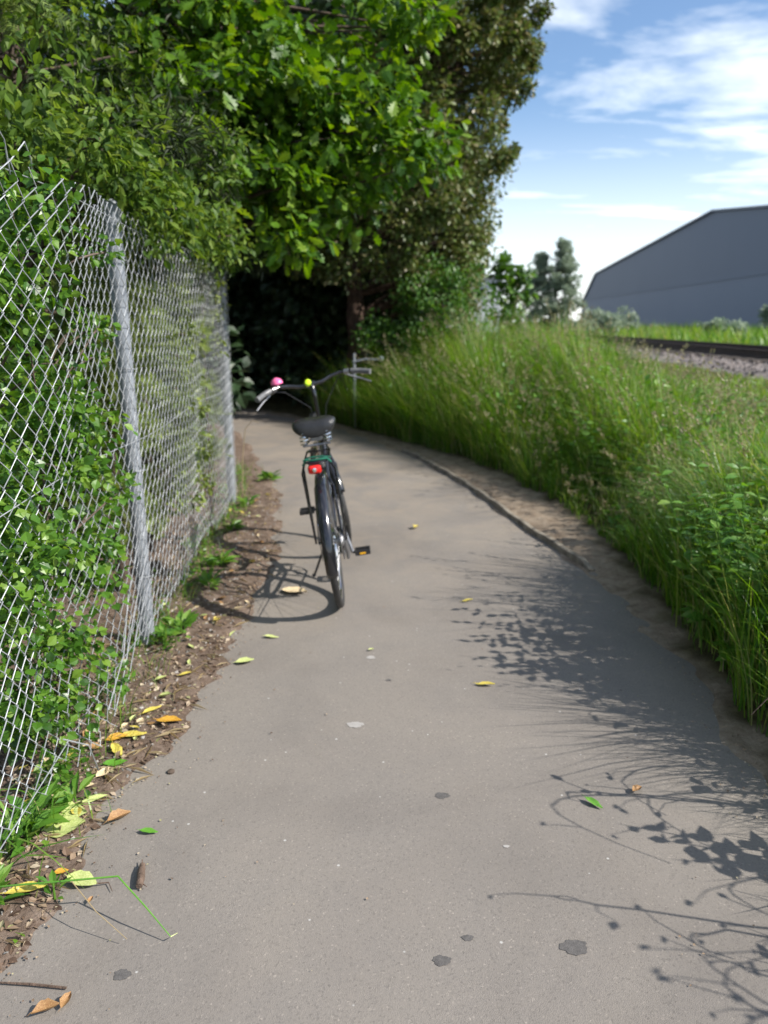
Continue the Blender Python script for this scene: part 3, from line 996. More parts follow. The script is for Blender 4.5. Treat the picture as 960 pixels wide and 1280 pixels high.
# ------------------------------------------------------------------ trees
def build_trees():
    # big tree on the right of the bend
    zc = [1.9, 2.6, 4.0, 6.0, 8.0, 9.6]
    rc = [1.25, 1.55, 1.75, 2.1, 1.9, 0.7]
    C, R = [], []
    while len(C) < 780:
        z = rng.uniform(1.7, 9.5); rad = np.interp(z, zc, rc)
        a = rng.uniform(0, 2 * PI); q = rng.uniform(0.45, 1.0) ** 0.6
        x = 0.05 + rad * q * math.cos(a) + (0.12 if z > 5 else 0); y = 12.7 + rad * q * math.sin(a)
        if y > 13.6 and random.random() < 0.5: continue
        if z < 2.15 and x < 0.1: continue
        C.append((x, y, z)); R.append(rng.uniform(0.16, 0.42))
    for k in range(45):       # sprigs that break the outline
        z = rng.uniform(2.2, 7.5); rad = np.interp(z, zc, rc); a = rng.uniform(-1.9, 0.9)
        for q in (1.0, 1.06, 1.12):
            C.append((0.05 + rad * q * math.cos(a), 12.7 + rad * q * math.sin(a), z + (q - 1) * 1.2)); R.append(0.20 - (q - 1) * 0.7)
    tree('broadleaf_tree', 'tall small leaved tree with brownish tinted crown standing at the bend', 'tree', (-0.45, 12.6, 0),
         [(-0.45, 12.6, 0), (-0.42, 12.55, 1.2), (-0.5, 12.6, 2.6), (-0.2, 12.7, 5), (0.05, 12.7, 9)], 0.20, C, R, 130, plain_leaf(0.28), (0.05, 0.10), M['small_leaf'], M['bark_red'], droop=0.15, flat=0.8)

    # oak leaning over the path from behind the fence
    parts = [((-1.15, 6.3, 4.0), (0.95, 0.9, 0.95), 60), ((-0.95, 6.1, 3.1), (0.85, 0.8, 0.6), 58), ((-0.95, 6.0, 2.5), (0.50, 0.6, 0.34), 26),
             ((-0.2, 6.3, 3.05), (0.55, 0.6, 0.36), 26), ((0.2, 6.5, 2.75), (0.38, 0.5, 0.22), 13), ((-0.35, 6.4, 2.45), (0.36, 0.5, 0.24), 13), ((0.0, 6.6, 3.75), (0.62, 0.6, 0.28), 15),
             ((-0.75, 6.0, 2.15), (0.22, 0.4, 0.16), 6), ((-1.7, 6.0, 3.4), (0.55, 0.6, 0.8), 26), ((-1.35, 5.3, 2.75), (0.4, 0.6, 0.4), 20), ((-1.5, 4.6, 3.6), (0.4, 0.6, 0.5), 16)]
    C = np.concatenate([shell_points(n, c, r, 0.3) for c, r, n in parts])
    R = rng.uniform(0.12, 0.27, len(C))
    tree('oak_tree', 'bright green oak with lobed leaves overhanging the path above the fence', 'tree', (-2.3, 7.4, 0.05),
         [(-2.3, 7.4, 0.0), (-2.3, 7.4, 1.4), (-2.1, 7.1, 2.6), (-1.5, 6.6, 3.5), (-0.9, 6.3, 4.2)], 0.15, C, R, 40, OAK, (0.065, 0.14), M['oak'], M['bark'], droop=0.45, flat=0.6, twigs=0.5)

    # conifer in shaded needle colour hanging over the fence
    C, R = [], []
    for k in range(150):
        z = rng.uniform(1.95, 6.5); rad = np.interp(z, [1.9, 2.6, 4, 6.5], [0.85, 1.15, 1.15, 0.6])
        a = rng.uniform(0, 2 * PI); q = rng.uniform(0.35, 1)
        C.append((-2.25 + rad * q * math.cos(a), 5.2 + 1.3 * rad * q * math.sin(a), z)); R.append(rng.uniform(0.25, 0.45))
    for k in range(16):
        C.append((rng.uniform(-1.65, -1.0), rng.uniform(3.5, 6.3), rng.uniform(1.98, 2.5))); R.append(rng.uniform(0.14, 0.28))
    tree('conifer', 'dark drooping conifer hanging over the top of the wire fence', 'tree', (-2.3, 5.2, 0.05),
         [(-2.3, 5.2, 0), (-2.3, 5.2, 2), (-2.25, 5.2, 4), (-2.25, 5.2, 6.6)], 0.14, C, R, 260, diamond(0.07), (0.04, 0.11), M['shaded_needle'], M['bark'], droop=0.35, flat=0.8)
    # conifer in sunlit needle colour, whose tips show at the top left
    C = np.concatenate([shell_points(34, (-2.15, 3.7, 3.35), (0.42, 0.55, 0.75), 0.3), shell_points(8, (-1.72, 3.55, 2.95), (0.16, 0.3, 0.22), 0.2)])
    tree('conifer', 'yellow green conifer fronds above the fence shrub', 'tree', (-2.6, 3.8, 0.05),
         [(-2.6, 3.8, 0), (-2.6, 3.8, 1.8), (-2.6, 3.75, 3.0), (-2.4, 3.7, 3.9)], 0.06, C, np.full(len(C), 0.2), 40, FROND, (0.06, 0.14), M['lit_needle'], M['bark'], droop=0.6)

    C = np.concatenate([shell_points(56, (-1.75, 4.3, 2.75), (0.5, 1.3, 0.6), 0.3, 1.95), shell_points(34, (-1.25, 4.9, 2.45), (0.38, 1.0, 0.36), 0.3, 1.95), shell_points(40, (-2.0, 3.4, 3.4), (0.5, 0.8, 0.7), 0.3), shell_points(20, (-1.35, 3.2, 2.2), (0.28, 0.6, 0.25), 0.3, 1.9), shell_points(22, (-1.08, 3.75, 2.02), (0.16, 0.6, 0.17), 0.2, 1.8), shell_points(26, (-1.15, 5.2, 2.02), (0.2, 0.9, 0.18), 0.2, 1.78)])
    tree('hedgerow_tree', 'olive green small leaved tree spilling over the fence top at the near post', 'tree', (-2.05, 4.4, 0.05),
         [(-2.05, 4.4, 0), (-2.05, 4.4, 1.2), (-1.95, 4.3, 2.2), (-1.8, 4.2, 3.2)], 0.06, C, rng.uniform(0.14, 0.26, len(C)), 70, plain_leaf(0.24), (0.03, 0.07), M['olive_leaf'], M['bark'], droop=0.35)

    # cypress columns just behind the mesh
    for (x, y, r, h, lab) in ((-1.60, 5.85, 0.28, 2.15, 'slim light green cypress behind the mesh close to the end post'),
                              (-1.52, 4.85, 0.30, 2.2, 'dull green cypress behind the mesh midway between the fence posts'),
                              (-1.48, 4.1, 0.25, 1.9, 'low green cypress behind the mesh just past the near post')):
        C = []
        for k in range(70):
            z = rng.uniform(0.35, h); rr = r * min(1, (h - z) / 0.6 + 0.25); a = rng.uniform(0, 2 * PI); q = rng.uniform(0.3, 1)
            C.append((x + rr * q * math.cos(a), y + rr * q * math.sin(a), z))
        tree('cypress', lab, 'tree', (x, y, 0.05), [(x, y, 0), (x, y, h * .5), (x, y, h * .95)], 0.035, C, rng.uniform(0.08, 0.16, len(C)), 40, FROND, (0.06, 0.13), M['cypress'], M['bark'], droop=-0.4, twigs=0.2)
    # bare trunk behind the mesh
    t = MB().tube([(-1.66, 5.1, 0), (-1.64, 5.1, 0.9), (-1.66, 5.12, 1.7), (-1.7, 5.2, 2.9)], [0.05, 0.045, 0.04, 0.03], 9)
    tag(t.build('tree_trunk', M['bark_red']), 'slim bare pinkish brown trunk just behind the near fence post', 'tree')

    # leaves threaded through the mesh
    C = []
    for k in range(90):
        y = rng.uniform(1.95, 2.95); z = rng.uniform(0.12, 1.95)
        if noise2(np.float64(y * 2), np.float64(z * 2), 0.7, 88) + 0.55 * (2.75 - y) < -0.1: continue
        C.append((-1.06 - 0.03 * (y - 2) + rng.normal() * 0.035, y, z))
    tree('climbing_plant', 'green climber with small leaves threaded through the nearest fence mesh', 'plant', (-1.14, 2.4, 0.03),
         [(-1.14, 2.4, 0), (-1.12, 2.42, 0.6), (-1.11, 2.45, 1.2), (-1.1, 2.4, 1.85)], 0.008, C, rng.uniform(0.05, 0.10, len(C)), 44, plain_leaf(0.42), (0.016, 0.040), M['hedge_leaf'], M['bark'], foliage='foliage')
    C = []
    for k in range(120):
        y = rng.uniform(4.3, 6.15); z = rng.uniform(0.3, 1.95)
        if noise2(np.float64(y), np.float64(z * 0.4), 0.9, 89) < 0.05: continue
        C.append((-1.17 - 0.055 * (y - 4) + rng.normal() * 0.03, y, z))
    tree('climbing_plant', 'yellow green creeper hanging on the far fence mesh before the end post', 'plant', (-1.27, 5.4, 0.03),
         [(-1.27, 5.4, 0), (-1.26, 5.42, 0.6), (-1.25, 5.4, 1.2), (-1.25, 5.4, 1.85)], 0.008, C, rng.uniform(0.05, 0.11, len(C)), 34, plain_leaf(0.36), (0.02, 0.045), M['cypress'], M['bark'], foliage='foliage')
    # shrub growing through the fence, nearest panel
    parts = [((-1.55, 2.75, 1.35), (0.28, 0.55, 0.5), 46), ((-1.45, 2.45, 0.75), (0.26, 0.42, 0.42), 40), ((-1.62, 2.9, 1.95), (0.22, 0.42, 0.26), 18), ((-1.2, 2.3, 0.35), (0.16, 0.28, 0.25), 16), ((-1.12, 2.66, 0.6), (0.14, 0.16, 0.15), 10), ((-1.1, 2.55, 1.15), (0.13, 0.25, 0.3), 18), ((-1.12, 2.4, 1.7), (0.12, 0.25, 0.25), 14), ((-1.1, 2.2, 0.85), (0.1, 0.15, 0.2), 10), ((-1.45, 2.55, 1.75), (0.3, 0.5, 0.35), 24)]
    C = np.concatenate([shell_points(n, c, r, 0.25, 0.15) for c, r, n in parts])
    tree('shrub', 'bright green leafy shrub pushing through the nearest fence panel', 'shrub', (-1.6, 2.7, 0.05),
         [(-1.6, 2.7, 0), (-1.58, 2.7, 0.5), (-1.55, 2.72, 1.1), (-1.6, 2.8, 1.9)], 0.03, C, rng.uniform(0.07, 0.14, len(C)), 58, plain_leaf(0.40), (0.020, 0.048), M['hedge_leaf'], M['bark'], foliage='foliage')
    C = np.concatenate([shell_points(46, (-2.0, 3.6, 1.1), (0.4, 0.8, 0.95), 0.3, 0.2), shell_points(30, (-2.3, 4.8, 0.9), (0.5, 0.9, 0.8), 0.3, 0.2), shell_points(30, (-2.5, 2.4, 1.2), (0.5, 0.8, 1.0), 0.3, 0.2)])
    tree('shrub', 'deep green bush filling the shade behind the fence', 'shrub', (-2.1, 3.9, 0.05),
         [(-2.1, 3.9, 0), (-2.1, 3.9, 1.0), (-2.05, 3.8, 1.8)], 0.04, C, rng.uniform(0.16, 0.3, len(C)), 60, plain_leaf(0.34), (0.05, 0.09), M['bush'], M['bark'], foliage='foliage')

    # thicket that closes the view under the trees
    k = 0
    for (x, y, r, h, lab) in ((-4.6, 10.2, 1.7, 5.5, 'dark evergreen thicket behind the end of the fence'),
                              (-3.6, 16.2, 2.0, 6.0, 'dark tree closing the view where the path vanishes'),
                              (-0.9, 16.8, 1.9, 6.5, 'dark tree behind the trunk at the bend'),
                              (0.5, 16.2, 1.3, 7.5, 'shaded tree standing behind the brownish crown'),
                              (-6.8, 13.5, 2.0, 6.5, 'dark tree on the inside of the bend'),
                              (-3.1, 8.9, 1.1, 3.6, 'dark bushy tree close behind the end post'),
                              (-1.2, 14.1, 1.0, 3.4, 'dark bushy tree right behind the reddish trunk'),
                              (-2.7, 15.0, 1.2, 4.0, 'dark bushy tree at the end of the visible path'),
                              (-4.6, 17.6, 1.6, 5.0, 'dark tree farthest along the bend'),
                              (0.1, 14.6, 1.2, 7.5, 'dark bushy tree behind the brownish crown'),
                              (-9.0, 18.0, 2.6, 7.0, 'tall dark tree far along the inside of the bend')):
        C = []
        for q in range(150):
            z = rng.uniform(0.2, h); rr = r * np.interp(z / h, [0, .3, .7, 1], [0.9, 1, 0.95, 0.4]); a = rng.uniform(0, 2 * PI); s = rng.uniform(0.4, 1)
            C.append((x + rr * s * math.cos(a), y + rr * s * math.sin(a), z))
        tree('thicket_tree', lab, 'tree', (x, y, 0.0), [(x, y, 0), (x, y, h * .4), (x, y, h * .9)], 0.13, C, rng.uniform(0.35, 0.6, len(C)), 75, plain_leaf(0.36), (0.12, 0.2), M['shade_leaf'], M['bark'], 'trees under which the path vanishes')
    # canopy joining above the path
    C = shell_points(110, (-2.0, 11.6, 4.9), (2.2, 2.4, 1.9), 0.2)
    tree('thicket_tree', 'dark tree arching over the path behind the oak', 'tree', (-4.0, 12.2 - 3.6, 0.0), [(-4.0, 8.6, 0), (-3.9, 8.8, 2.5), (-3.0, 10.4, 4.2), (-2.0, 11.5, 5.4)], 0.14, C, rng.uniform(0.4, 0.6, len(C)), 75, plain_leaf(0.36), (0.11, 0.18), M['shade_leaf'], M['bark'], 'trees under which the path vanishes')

    # bushes at the foot of the big tree
    C = np.concatenate([shell_points(70, (0.85, 11.4, 1.6), (0.72, 0.6, 0.85), 0.4, 0.4), shell_points(26, (0.1, 11.6, 1.0), (0.6, 0.5, 0.6), 0.4, 0.3)])
    tree('shrub', 'light green bush at the foot of the brownish tree', 'shrub', (0.8, 11.4, gz(0.8, 11.4)), [(0.8, 11.4, gz(0.8, 11.4) - 0.02), (0.82, 11.4, 1.0), (0.85, 11.3, 1.7)], 0.04, C, rng.uniform(0.14, 0.28, len(C)), 80, plain_leaf(0.3), (0.04, 0.08), M['bush'], M['bark'], foliage='foliage')
    # broad leaved shrub on the bank
    bx, by = 2.55, 16.0
    C = np.concatenate([shell_points(20, (bx, by, 1.9), (0.45, 0.4, 0.55), 0.3), shell_points(5, (bx - 0.22, by, 2.6), (0.1, 0.1, 0.15), 0.2), shell_points(6, (bx + 0.2, by, 2.45), (0.16, 0.1, 0.2), 0.2)])
    tree('shrub', 'fresh green broad leaved sapling above the long grass', 'shrub', (bx, by, gz(bx, by)), [(bx, by, gz(bx, by) - .02), (bx, by, 1.4), (bx - .1, by, 2.5)], 0.03, C, rng.uniform(0.10, 0.2, len(C)), 22, OAK, (0.12, 0.2), M['bush'], M['bark'], foliage='foliage')
    # distant pointed tree
    C, R = [], []
    for (tx, ty, h, r) in ((10.1, 45.0, 5.9, 1.5), (9.0, 45.6, 5.2, 1.35)):
        for q in range(120):
            z = rng.uniform(0.8, h); rr = r * np.interp(z, [0.8, 2.2, 0.75 * h, h], [0.9, 1.0, 0.62, 0.12]); a = rng.uniform(0, 6.28); s = rng.uniform(0.2, 1)
            C.append((tx + rr * s * math.cos(a), ty + rr * s * math.sin(a), z)); R.append(rng.uniform(0.15, 0.35))
    tree('poplar_tree', 'pale twin topped tree far off beside the blue shed', 'tree', (9.6, 45.2, 0.5), [(9.6, 45.2, .5), (9.8, 45, 2.5), (9.9, 45, 5.6)], 0.12, C, R, 70, plain_leaf(0.4), (0.09, 0.18), M['poplar'], M['bark'])
    # low scrub in front of the shed
    for (x, y, r, h, lab) in ((13.6, 48.0, 2.2, 1.7, 'low dark scrub in front of the far corner of the shed'), (11.6, 42.0, 1.2, 1.3, 'small grey green bush near the pointed tree'),
                              (22.9, 46.0, 0.7, 2.2, 'upright green bush against the shed wall'), (16.6, 38.0, 1.1, 0.9, 'rounded weedy bush between railway and shed')):
        g0 = gz(x, y)
        C = shell_points(26, (x, y, g0 + h / 2), (r, r, h / 2), 0.3, g0)
        tree('shrub', lab, 'shrub', (x, y, g0), [(x, y, g0 - .02), (x, y, g0 + h * .5), (x, y, g0 + h * .9)], 0.04, C, rng.uniform(0.2, 0.4, len(C)), 36, plain_leaf(0.4), (0.14, 0.26), M['poplar'], M['bark'], foliage='foliage')


build_trees()


# ------------------------------------------------------------------ fence
def fence():
    root = empty('chain_link_fence', (-1.13, 3.38, gz(-1.13, 3.38)))
    tag(root, 'galvanised chain link fence with loose bottom edge beside the path', 'fence')
    B = Vector(root.location)
    fy = [0.45, 3.38, 6.27]; fxx = [-1.0, -1.13, -1.29]
    lineX = lambda y: float(np.interp(y, fy, fxx))
    HT = 1.93
    for y in fy:
        x = lineX(y)
        g = gz(x, y)
        tp = MB().tube([(x, y, -0.25), (x, y, 0.8), (x - 0.005, y, HT + 0.03)], 0.034, 16, caps=False)
        tp.xf(lambda v: v - B)
        p = tp.build('post', M['galv'], root)
        cp = MB().lathe(Vector((x - 0.005, y, HT + 0.02)) - B, (0, 0, 1), [(0, 0.0375), (0.02, 0.0375), (0.035, 0.027), (0.045, 0.006)], 14)
        cp.build('post_cap', M['galv'], p)

    def surf(y, z):
        """mesh surface: sags and bulges between posts, bottom kicked out near the camera"""
        x = lineX(y) + 0.048
        mid = abs(math.sin(PI * (y - 0.45) / 2.91))
        w = mid * (0.042 * math.sin(2.1 * y + 1.3 * z) + 0.024 * math.sin(5.2 * y - 3.1 * z))
        x += w * (1.0 if y < 3.38 else 0.3)
        k = math.exp(-((y - 2.35) / 0.42) ** 2) * max(0.0, 1 - z / 0.55) ** 1.6
        x += 0.13 * k
        k2 = math.exp(-((y - 2.3) / 0.7) ** 2) * max(0.0, (z - 1.75) / 0.2)
        x += 0.06 * k2
        return x

    PX = 0.042          # half a diamond's width: neighbouring wires zigzag against each other
    HZ = 0.043          # half diamond height
    n_w = int((6.27 - 1.5) / PX)
    wm = M['wire']
    for i in range(n_w + 1):
        y0 = 1.5 + i * PX
        mid = abs(math.sin(PI * (y0 - 0.45) / 2.91))
        bot = 0.035 + 0.03 * mid + (0.06 * random.random())
        if 2.55 < y0 < 3.2: bot += 0.14 * math.sin(PI * (y0 - 2.55) / 0.65)
        k0 = 0 if (random.random() < 0.8 or not 1.8 < y0 < 3.2) else 1
        pts = []
        for k in range(k0, int((HT - bot) / HZ) + 1):
            z = HT + 0.02 - k * HZ
            yb = y0 + PX * 0.5 * (1 if (k + i) % 2 else -1)     # the knuckle shared with the neighbouring wire
            m2 = abs(math.sin(PI * (yb - 0.45) / 2.91))
            pull = max(0.0, 1 - z / 0.9)
            yy = yb + m2 * (0.020 * math.sin(4.1 * z + 1.7 * yb) + 0.010 * math.sin(10 * z + 5 * yb))
            yy += pull * m2 * (0.04 * math.sin(3.3 * yb + 4 * z) + 0.022 * math.sin(9 * yb + 7 * z))
            zz = z - m2 * (0.04 + 0.012 * math.sin(6 * yb)) - pull * m2 * 0.06 * math.sin(2.2 * yb + 1.0)
            s_ = 1 if (k + i) % 2 else -1
            yy += 0.0014 * s_ + 0.0012 * random.uniform(-1, 1)
            pts.append(Vector((surf(yy, z) + 0.0024 * s_, yy, max(zz, 0.012))) - B)
        mb = MB().tube(pts, 0.00175, 5)
        mb.build('wire', wm, root)
    for y in fy[1:]:
        for z in (0.35, 0.85, 1.3, 1.75):
            x = lineX(y)
            tw = MB().ring(Vector((x + 0.006, y, z)) - B, (0.05, 0.1, 1), 0.042, 0.0017, 20, 5)
            tw.build('tie_wire', wm, root)
    # line wires
    for z in (1.90, 1.0, 0.16):
        pts = [Vector((lineX(y) + 0.040 + 0.004, y, z + 0.012 * math.sin(3 * y))) - B for y in np.linspace(0.45, 6.27, 40)]
        MB().tube(pts, 0.0018, 5).build('line_wire', wm, root)
    # loose strands near the top and the torn bottom
    for k, pts in enumerate([[(-1.0, 2.02, 1.93), (-0.985, 2.10, 1.99), (-1.01, 2.2, 1.97), (-1.03, 2.26, 1.88)],
                             [(-1.02, 2.25, 1.93), (-1.0, 2.3, 1.985), (-1.03, 2.4, 1.96), (-1.05, 2.45, 1.9)],
                             [(-0.95, 2.02, 0.30), (-0.92, 2.12, 0.22), (-0.93, 2.2, 0.08), (-0.98, 2.3, 0.03)],
                             [(-1.07, 3.25, 0.62), (-1.05, 2.95, 0.42), (-1.0, 2.7, 0.26), (-0.98, 2.45, 0.16)],
                             [(-1.07, 3.3, 0.50), (-1.05, 3.0, 0.32), (-1.02, 2.75, 0.17), (-1.0, 2.55, 0.08)],
                             [(-1.07, 3.3, 0.36), (-1.06, 3.05, 0.22), (-1.04, 2.85, 0.10), (-1.02, 2.7, 0.05)]]):
        MB().tube([Vector(p) - B for p in pts], 0.0022, 5).build('loose_wire', wm, root)


fence()


# ------------------------------------------------------------------ bicycle
def bicycle():
    root = empty('bicycle', (-0.23, 3.91, 0.004))
    tag(root, 'black city bicycle with pink bell leaning on its kickstand', 'bicycle')
    psi = math.radians(3.0); lean = math.radians(8.2)
    fwd = Vector((-math.sin(psi), math.cos(psi), 0)); left = Vector((-math.cos(psi), -math.sin(psi), 0)); up = Vector((0, 0, 1))
    # local x forward, y left, z up; lean about the forward axis towards the left
    Rm = Matrix((fwd, left, up)).transposed()
    Lm = Matrix.Rotation(-lean, 3, 'X')
    root.rotation_euler = (Rm @ Lm).to_euler()
    RW = 0.358
    AX_R = Vector((0, 0, RW)); AX_F = Vector((1.06, 0, RW))
    hb, ht = Vector((0.90, 0, 0.66)), Vector((0.845, 0, 0.83))
    su = (ht - hb).normalized()
    delta = math.radians(15)
    Sm = Matrix.Rotation(delta, 3, su)
    steer = lambda v: hb + Sm @ (v - hb)
    ident = lambda v: v

    def wheel(name, ax, fn):
        mb = MB().ring(ax, (0, 1, 0), RW - 0.019, 0.019, 56, 10); mb.xf(fn)
        w = mb.build(name, M['rubber'], root)
        rb = MB().ring(ax, (0, 1, 0), RW - 0.045, 0.011, 56, 8); rb.xf(fn)
        rb.build('rim', M['chrome'], w)
        h = MB().lathe(ax - Vector((0, .05, 0)), (0, 1, 0), [(0, .012), (.008, .028), (.014, .028), (.02, .016), (.08, .016), (.086, .028), (.092, .028), (.1, .012)], 14); h.xf(fn)
        h.build('hub', M['steel'], w)
        sp = MB()
        for k in range(32):
            a = 2 * PI * k / 32; s = 1 if k % 2 else -1; b = a + (0.45 if (k // 2) % 2 else -0.45)
            p0 = ax + Vector((math.cos(b) * .026, s * .038, math.sin(b) * .026)); p1 = ax + Vector((math.cos(a) * (RW - .05), 0, math.sin(a) * (RW - .05)))
            sp.tube([p0, p1], 0.0011, 4, caps=False)
        sp.xf(fn); sp.build('spokes', M['steel'], w)

    wheel('rear_wheel', AX_R, ident)
    wheel('front_wheel', AX_F, steer)

    def guard(name, ax, a0, a1, fn):
        vs, fs = [], []
        n = 40; cs = [(-.030, -.020), (-.029, -.008), (-.022, 0.002), (-.010, .007), (0, .008), (.010, .007), (.022, .002), (.029, -.008), (.030, -.020)]
        m = len(cs)
        for k in range(n + 1):
            a = a0 + (a1 - a0) * k / n
            for (y, dr) in cs:
                r = RW + 0.020 + dr
                vs.append(ax + Vector((math.cos(a) * r, y, math.sin(a) * r)))
        for k in range(n):
            for q in range(m - 1):
                fs.append((k * m + q, k * m + q + 1, (k + 1) * m + q + 1, (k + 1) * m + q))
        mb = MB().add(vs, fs); mb.xf(fn)
        o = mb.build(name, M['black_gloss'], root, autos=None)
        md = o.modifiers.new('thick', 'SOLIDIFY'); md.thickness = 0.0016
        return o

    rg = guard('rear_mudguard', AX_R, math.radians(52), math.radians(192), ident)
    fg = guard('front_mudguard', AX_F, math.radians(20), math.radians(165), steer)
    st = MB()
    for s in (-1, 1):
        for a in (150, 178):
            st.tube([AX_R + Vector((0, s * .062, 0)), AX_R + Vector((math.cos(math.radians(a)) * (RW + .012), s * .033, math.sin(math.radians(a)) * (RW + .012)))], 0.0024, 6)
    st.build('stays', M['chrome'], rg)

    # frame: low step-through
    BB = Vector((0.47, 0, 0.29)); stt = Vector((0.285, 0, 0.74))
    fr = MB()
    fr.tube([BB, stt], 0.016, 12)
    fr.tube([hb + su * 0.03, Vector((0.80, 0, 0.52)), Vector((0.66, 0, 0.36)), BB], [0.019, 0.019, 0.018, 0.018], 12)
    fr.tube([hb + su * 0.12, Vector((0.77, 0, 0.63)), Vector((0.58, 0, 0.49)), BB.lerp(stt, .48)], [0.015] * 4, 12)
    fr.tube([hb - su * 0.01, ht + su * 0.01], 0.021, 14)
    fr.lathe(BB - Vector((0, .036, 0)), (0, 1, 0), [(0, .021), (.072, .021)], 14)
    for s in (-1, 1):
        fr.tube([BB + Vector((-.03, s * .02, 0)), Vector((.36, s * .032, .30)), Vector((.12, s * .058, .335)), AX_R + Vector((0, s * .064, 0))], 0.009, 8)
        fr.tube([BB.lerp(stt, .86) + Vector((0, s * .012, 0)), Vector((.18, s * .05, .62)), AX_R + Vector((0, s * .064, 0))], 0.008, 8)
    fr.build('frame', M['black_gloss'], root)
    fk = MB()
    fk.tube([hb - su * .0, hb - su * .035], 0.022, 12)
    for s in (-1, 1):
        fk.tube([hb + Vector((0.01, s * .01, -.03)), hb + Vector((.018, s * .05, -.055)), Vector((.965, s * .056, .5)), Vector((1.01, s * .056, .40)), AX_F + Vector((0, s * .056, 0))], [.014, .014, .012, .010, .009], 10)
    fk.xf(steer); fk.build('fork', M['black_gloss'], root)

    # seat
    sp = MB().tube([stt - Vector((-.03, 0, .08)), stt, Vector((.225, 0, .90))], 0.0127, 12)
    sp.build('seat_post', M['chrome'], root)
    cl = MB().lathe(stt - Vector((-.008, 0, .02)), (stt - BB).normalized(), [(0, .02), (.03, .02)], 14); cl.build('seat_clamp', M['steel'], root)
    secs = [(-.058, .070, -.01, .05), (-.045, .108, .008, .072), (-.01, .124, .018, .082), (.04, .114, .020, .08), (.09, .082, .018, .065), (.14, .046, .016, .042), (.19, .031, .012, .038), (.225, .026, .008, .03), (.243, .012, -.004, .018)]
    vs, fs = [], []
    m = 20
    for (dx, w, zt, th) in secs:
        for k in range(m):
            a = 2 * PI * k / m
            y = w * math.cos(a); z = math.sin(a)
            lobe = 0.022 * max(0, (w - .06) / .05) * (abs(math.cos(a)) ** 1.2 - .55) if z > 0 else 0
            vs.append((.165 + dx, y, .955 + zt + (z * th * .55 if z > 0 else z * th * .8) + lobe))
    for k in range(len(secs) - 1):
        for q in range(m):
            fs.append((k * m + q, k * m + (q + 1) % m, (k + 1) * m + (q + 1) % m, (k + 1) * m + q))
    fs += [tuple(range(m))[::-1], tuple(range((len(secs) - 1) * m, len(secs) * m))]
    sd = MB().add(vs, fs).build('saddle', M['leatherette'], root, autos=None)
    sm = sd.modifiers.new('sub', 'SUBSURF'); sm.levels = sm.render_levels = 2
    for s in (-1, 1):
        c = Vector((.135, s * .062, .872))
        cp = [c + Vector((.021 * math.cos(t * 2 * PI * 4), .021 * math.sin(t * 2 * PI * 4), t * .072)) for t in [q / 48 for q in range(49)]]
        MB().tube(cp, 0.0045, 7).build('spring', M['chrome'], sd)
    ur = MB()
    for s in (-1, 1):
        ur.tube([(.135, s * .062, .868), (.2, s * .035, .885), (.29, s * .014, .905), (.385, s * .006, .945)], 0.0045, 8)
    ur.tube([(.135, -.075, .866), (.135, .075, .866)], 0.006, 8)
    ur.box((.225, 0, .893), (.05, .06, .03))
    ur.build('saddle_rail', M['steel'], sd)

    # carrier over the rear wheel
    rk = MB()
    zt = .825
    loop = [(.24, .05, zt), (.18, .062, zt), (-.13, .062, zt), (-.165, .045, zt), (-.172, 0, zt), (-.165, -.045, zt), (-.13, -.062, zt), (.18, -.062, zt), (.24, -.05, zt)]
    rk.tube(loop, 0.0055, 8)
    for y in (-.022, .022):
        rk.tube([(.22, y, zt - .002), (-.168, y, zt - .002)], 0.0045, 8)
    for x in (.2, .02, -.12):
        rk.tube([(x, -.062, zt - .004), (x, .062, zt - .004)], 0.0045, 8)
    for s in (-1, 1):
        rk.tube([(.24, s * .05, zt), (.29, s * .02, .735)], 0.005, 8)
        rk.tube([(-.10, s * .062, zt), (-.085, s * .085, .76), (-.005, s * .082, .36)], 0.0055, 8)
        rk.tube([(.06, s * .062, zt), (.055, s * .085, .76), (.012, s * .082, .36)], 0.0055, 8)
    rack = rk.build('carrier', M['black_gloss'], root)
    gs = MB()
    gs.tube([(-.14, .070, .812), (-.16, .05, .841), (-.17, .02, .836), (-.175, -.02, .839), (-.165, -.055, .837), (-.14, -.072, .812)], 0.0055, 8)
    gs.tube([(-.08, .072, .825), (-.07, .03, .837), (-.09, -.03, .837), (-.08, -.072, .825)], 0.004, 8)
    gs.build('strap', M['green_strap'], rack)
    rl = MB()
    vs, fs = [], []
    sec = [(0.0, .030, .019), (-.010, .034, .022), (-.022, .031, .020), (-.028, .022, .013)]
    for (dx, hw, hh) in sec:
        for k in range(20):
            a = 2 * PI * k / 20
            ca_, sa_ = math.cos(a), math.sin(a)
            vs.append((-.172 + dx, .012 + hw * math.copysign(abs(ca_) ** .45, ca_), .792 + hh * math.copysign(abs(sa_) ** .45, sa_)))
    for q in range(len(sec) - 1):
        for k in range(20):
            fs.append((q * 20 + k, q * 20 + (k + 1) % 20, q * 20 + 20 + (k + 1) % 20, q * 20 + 20 + k))
    fs += [tuple(range(20))[::-1], tuple(range(60, 80))]
    lamp = rl.add(vs, fs).build('rear_lamp', M['red_lens'], root)
    MB().box((-.160, 0.012, .797), (.022, .056, .046)).build('lamp_bracket', M['black_plastic'], lamp, smooth=False)
    MB().lathe((-.201, 0.012, .792), (-1, 0, 0), [(0, .011), (.002, .011), (.004, .004)], 12).build('reflector', M['chrome'], lamp)

    # handlebar, turned a little to the left
    clamp = Vector((.795, 0, 1.14))
    stq = MB()
    stq.tube([ht, ht + su * .235, ht + su * .28 + Vector((.012, 0, .01)), clamp], [.013, .013, .014, .016], 12)
    stq.lathe(clamp - Vector((0, .024, 0)), (0, 1, 0), [(0, .02), (.048, .02)], 14)
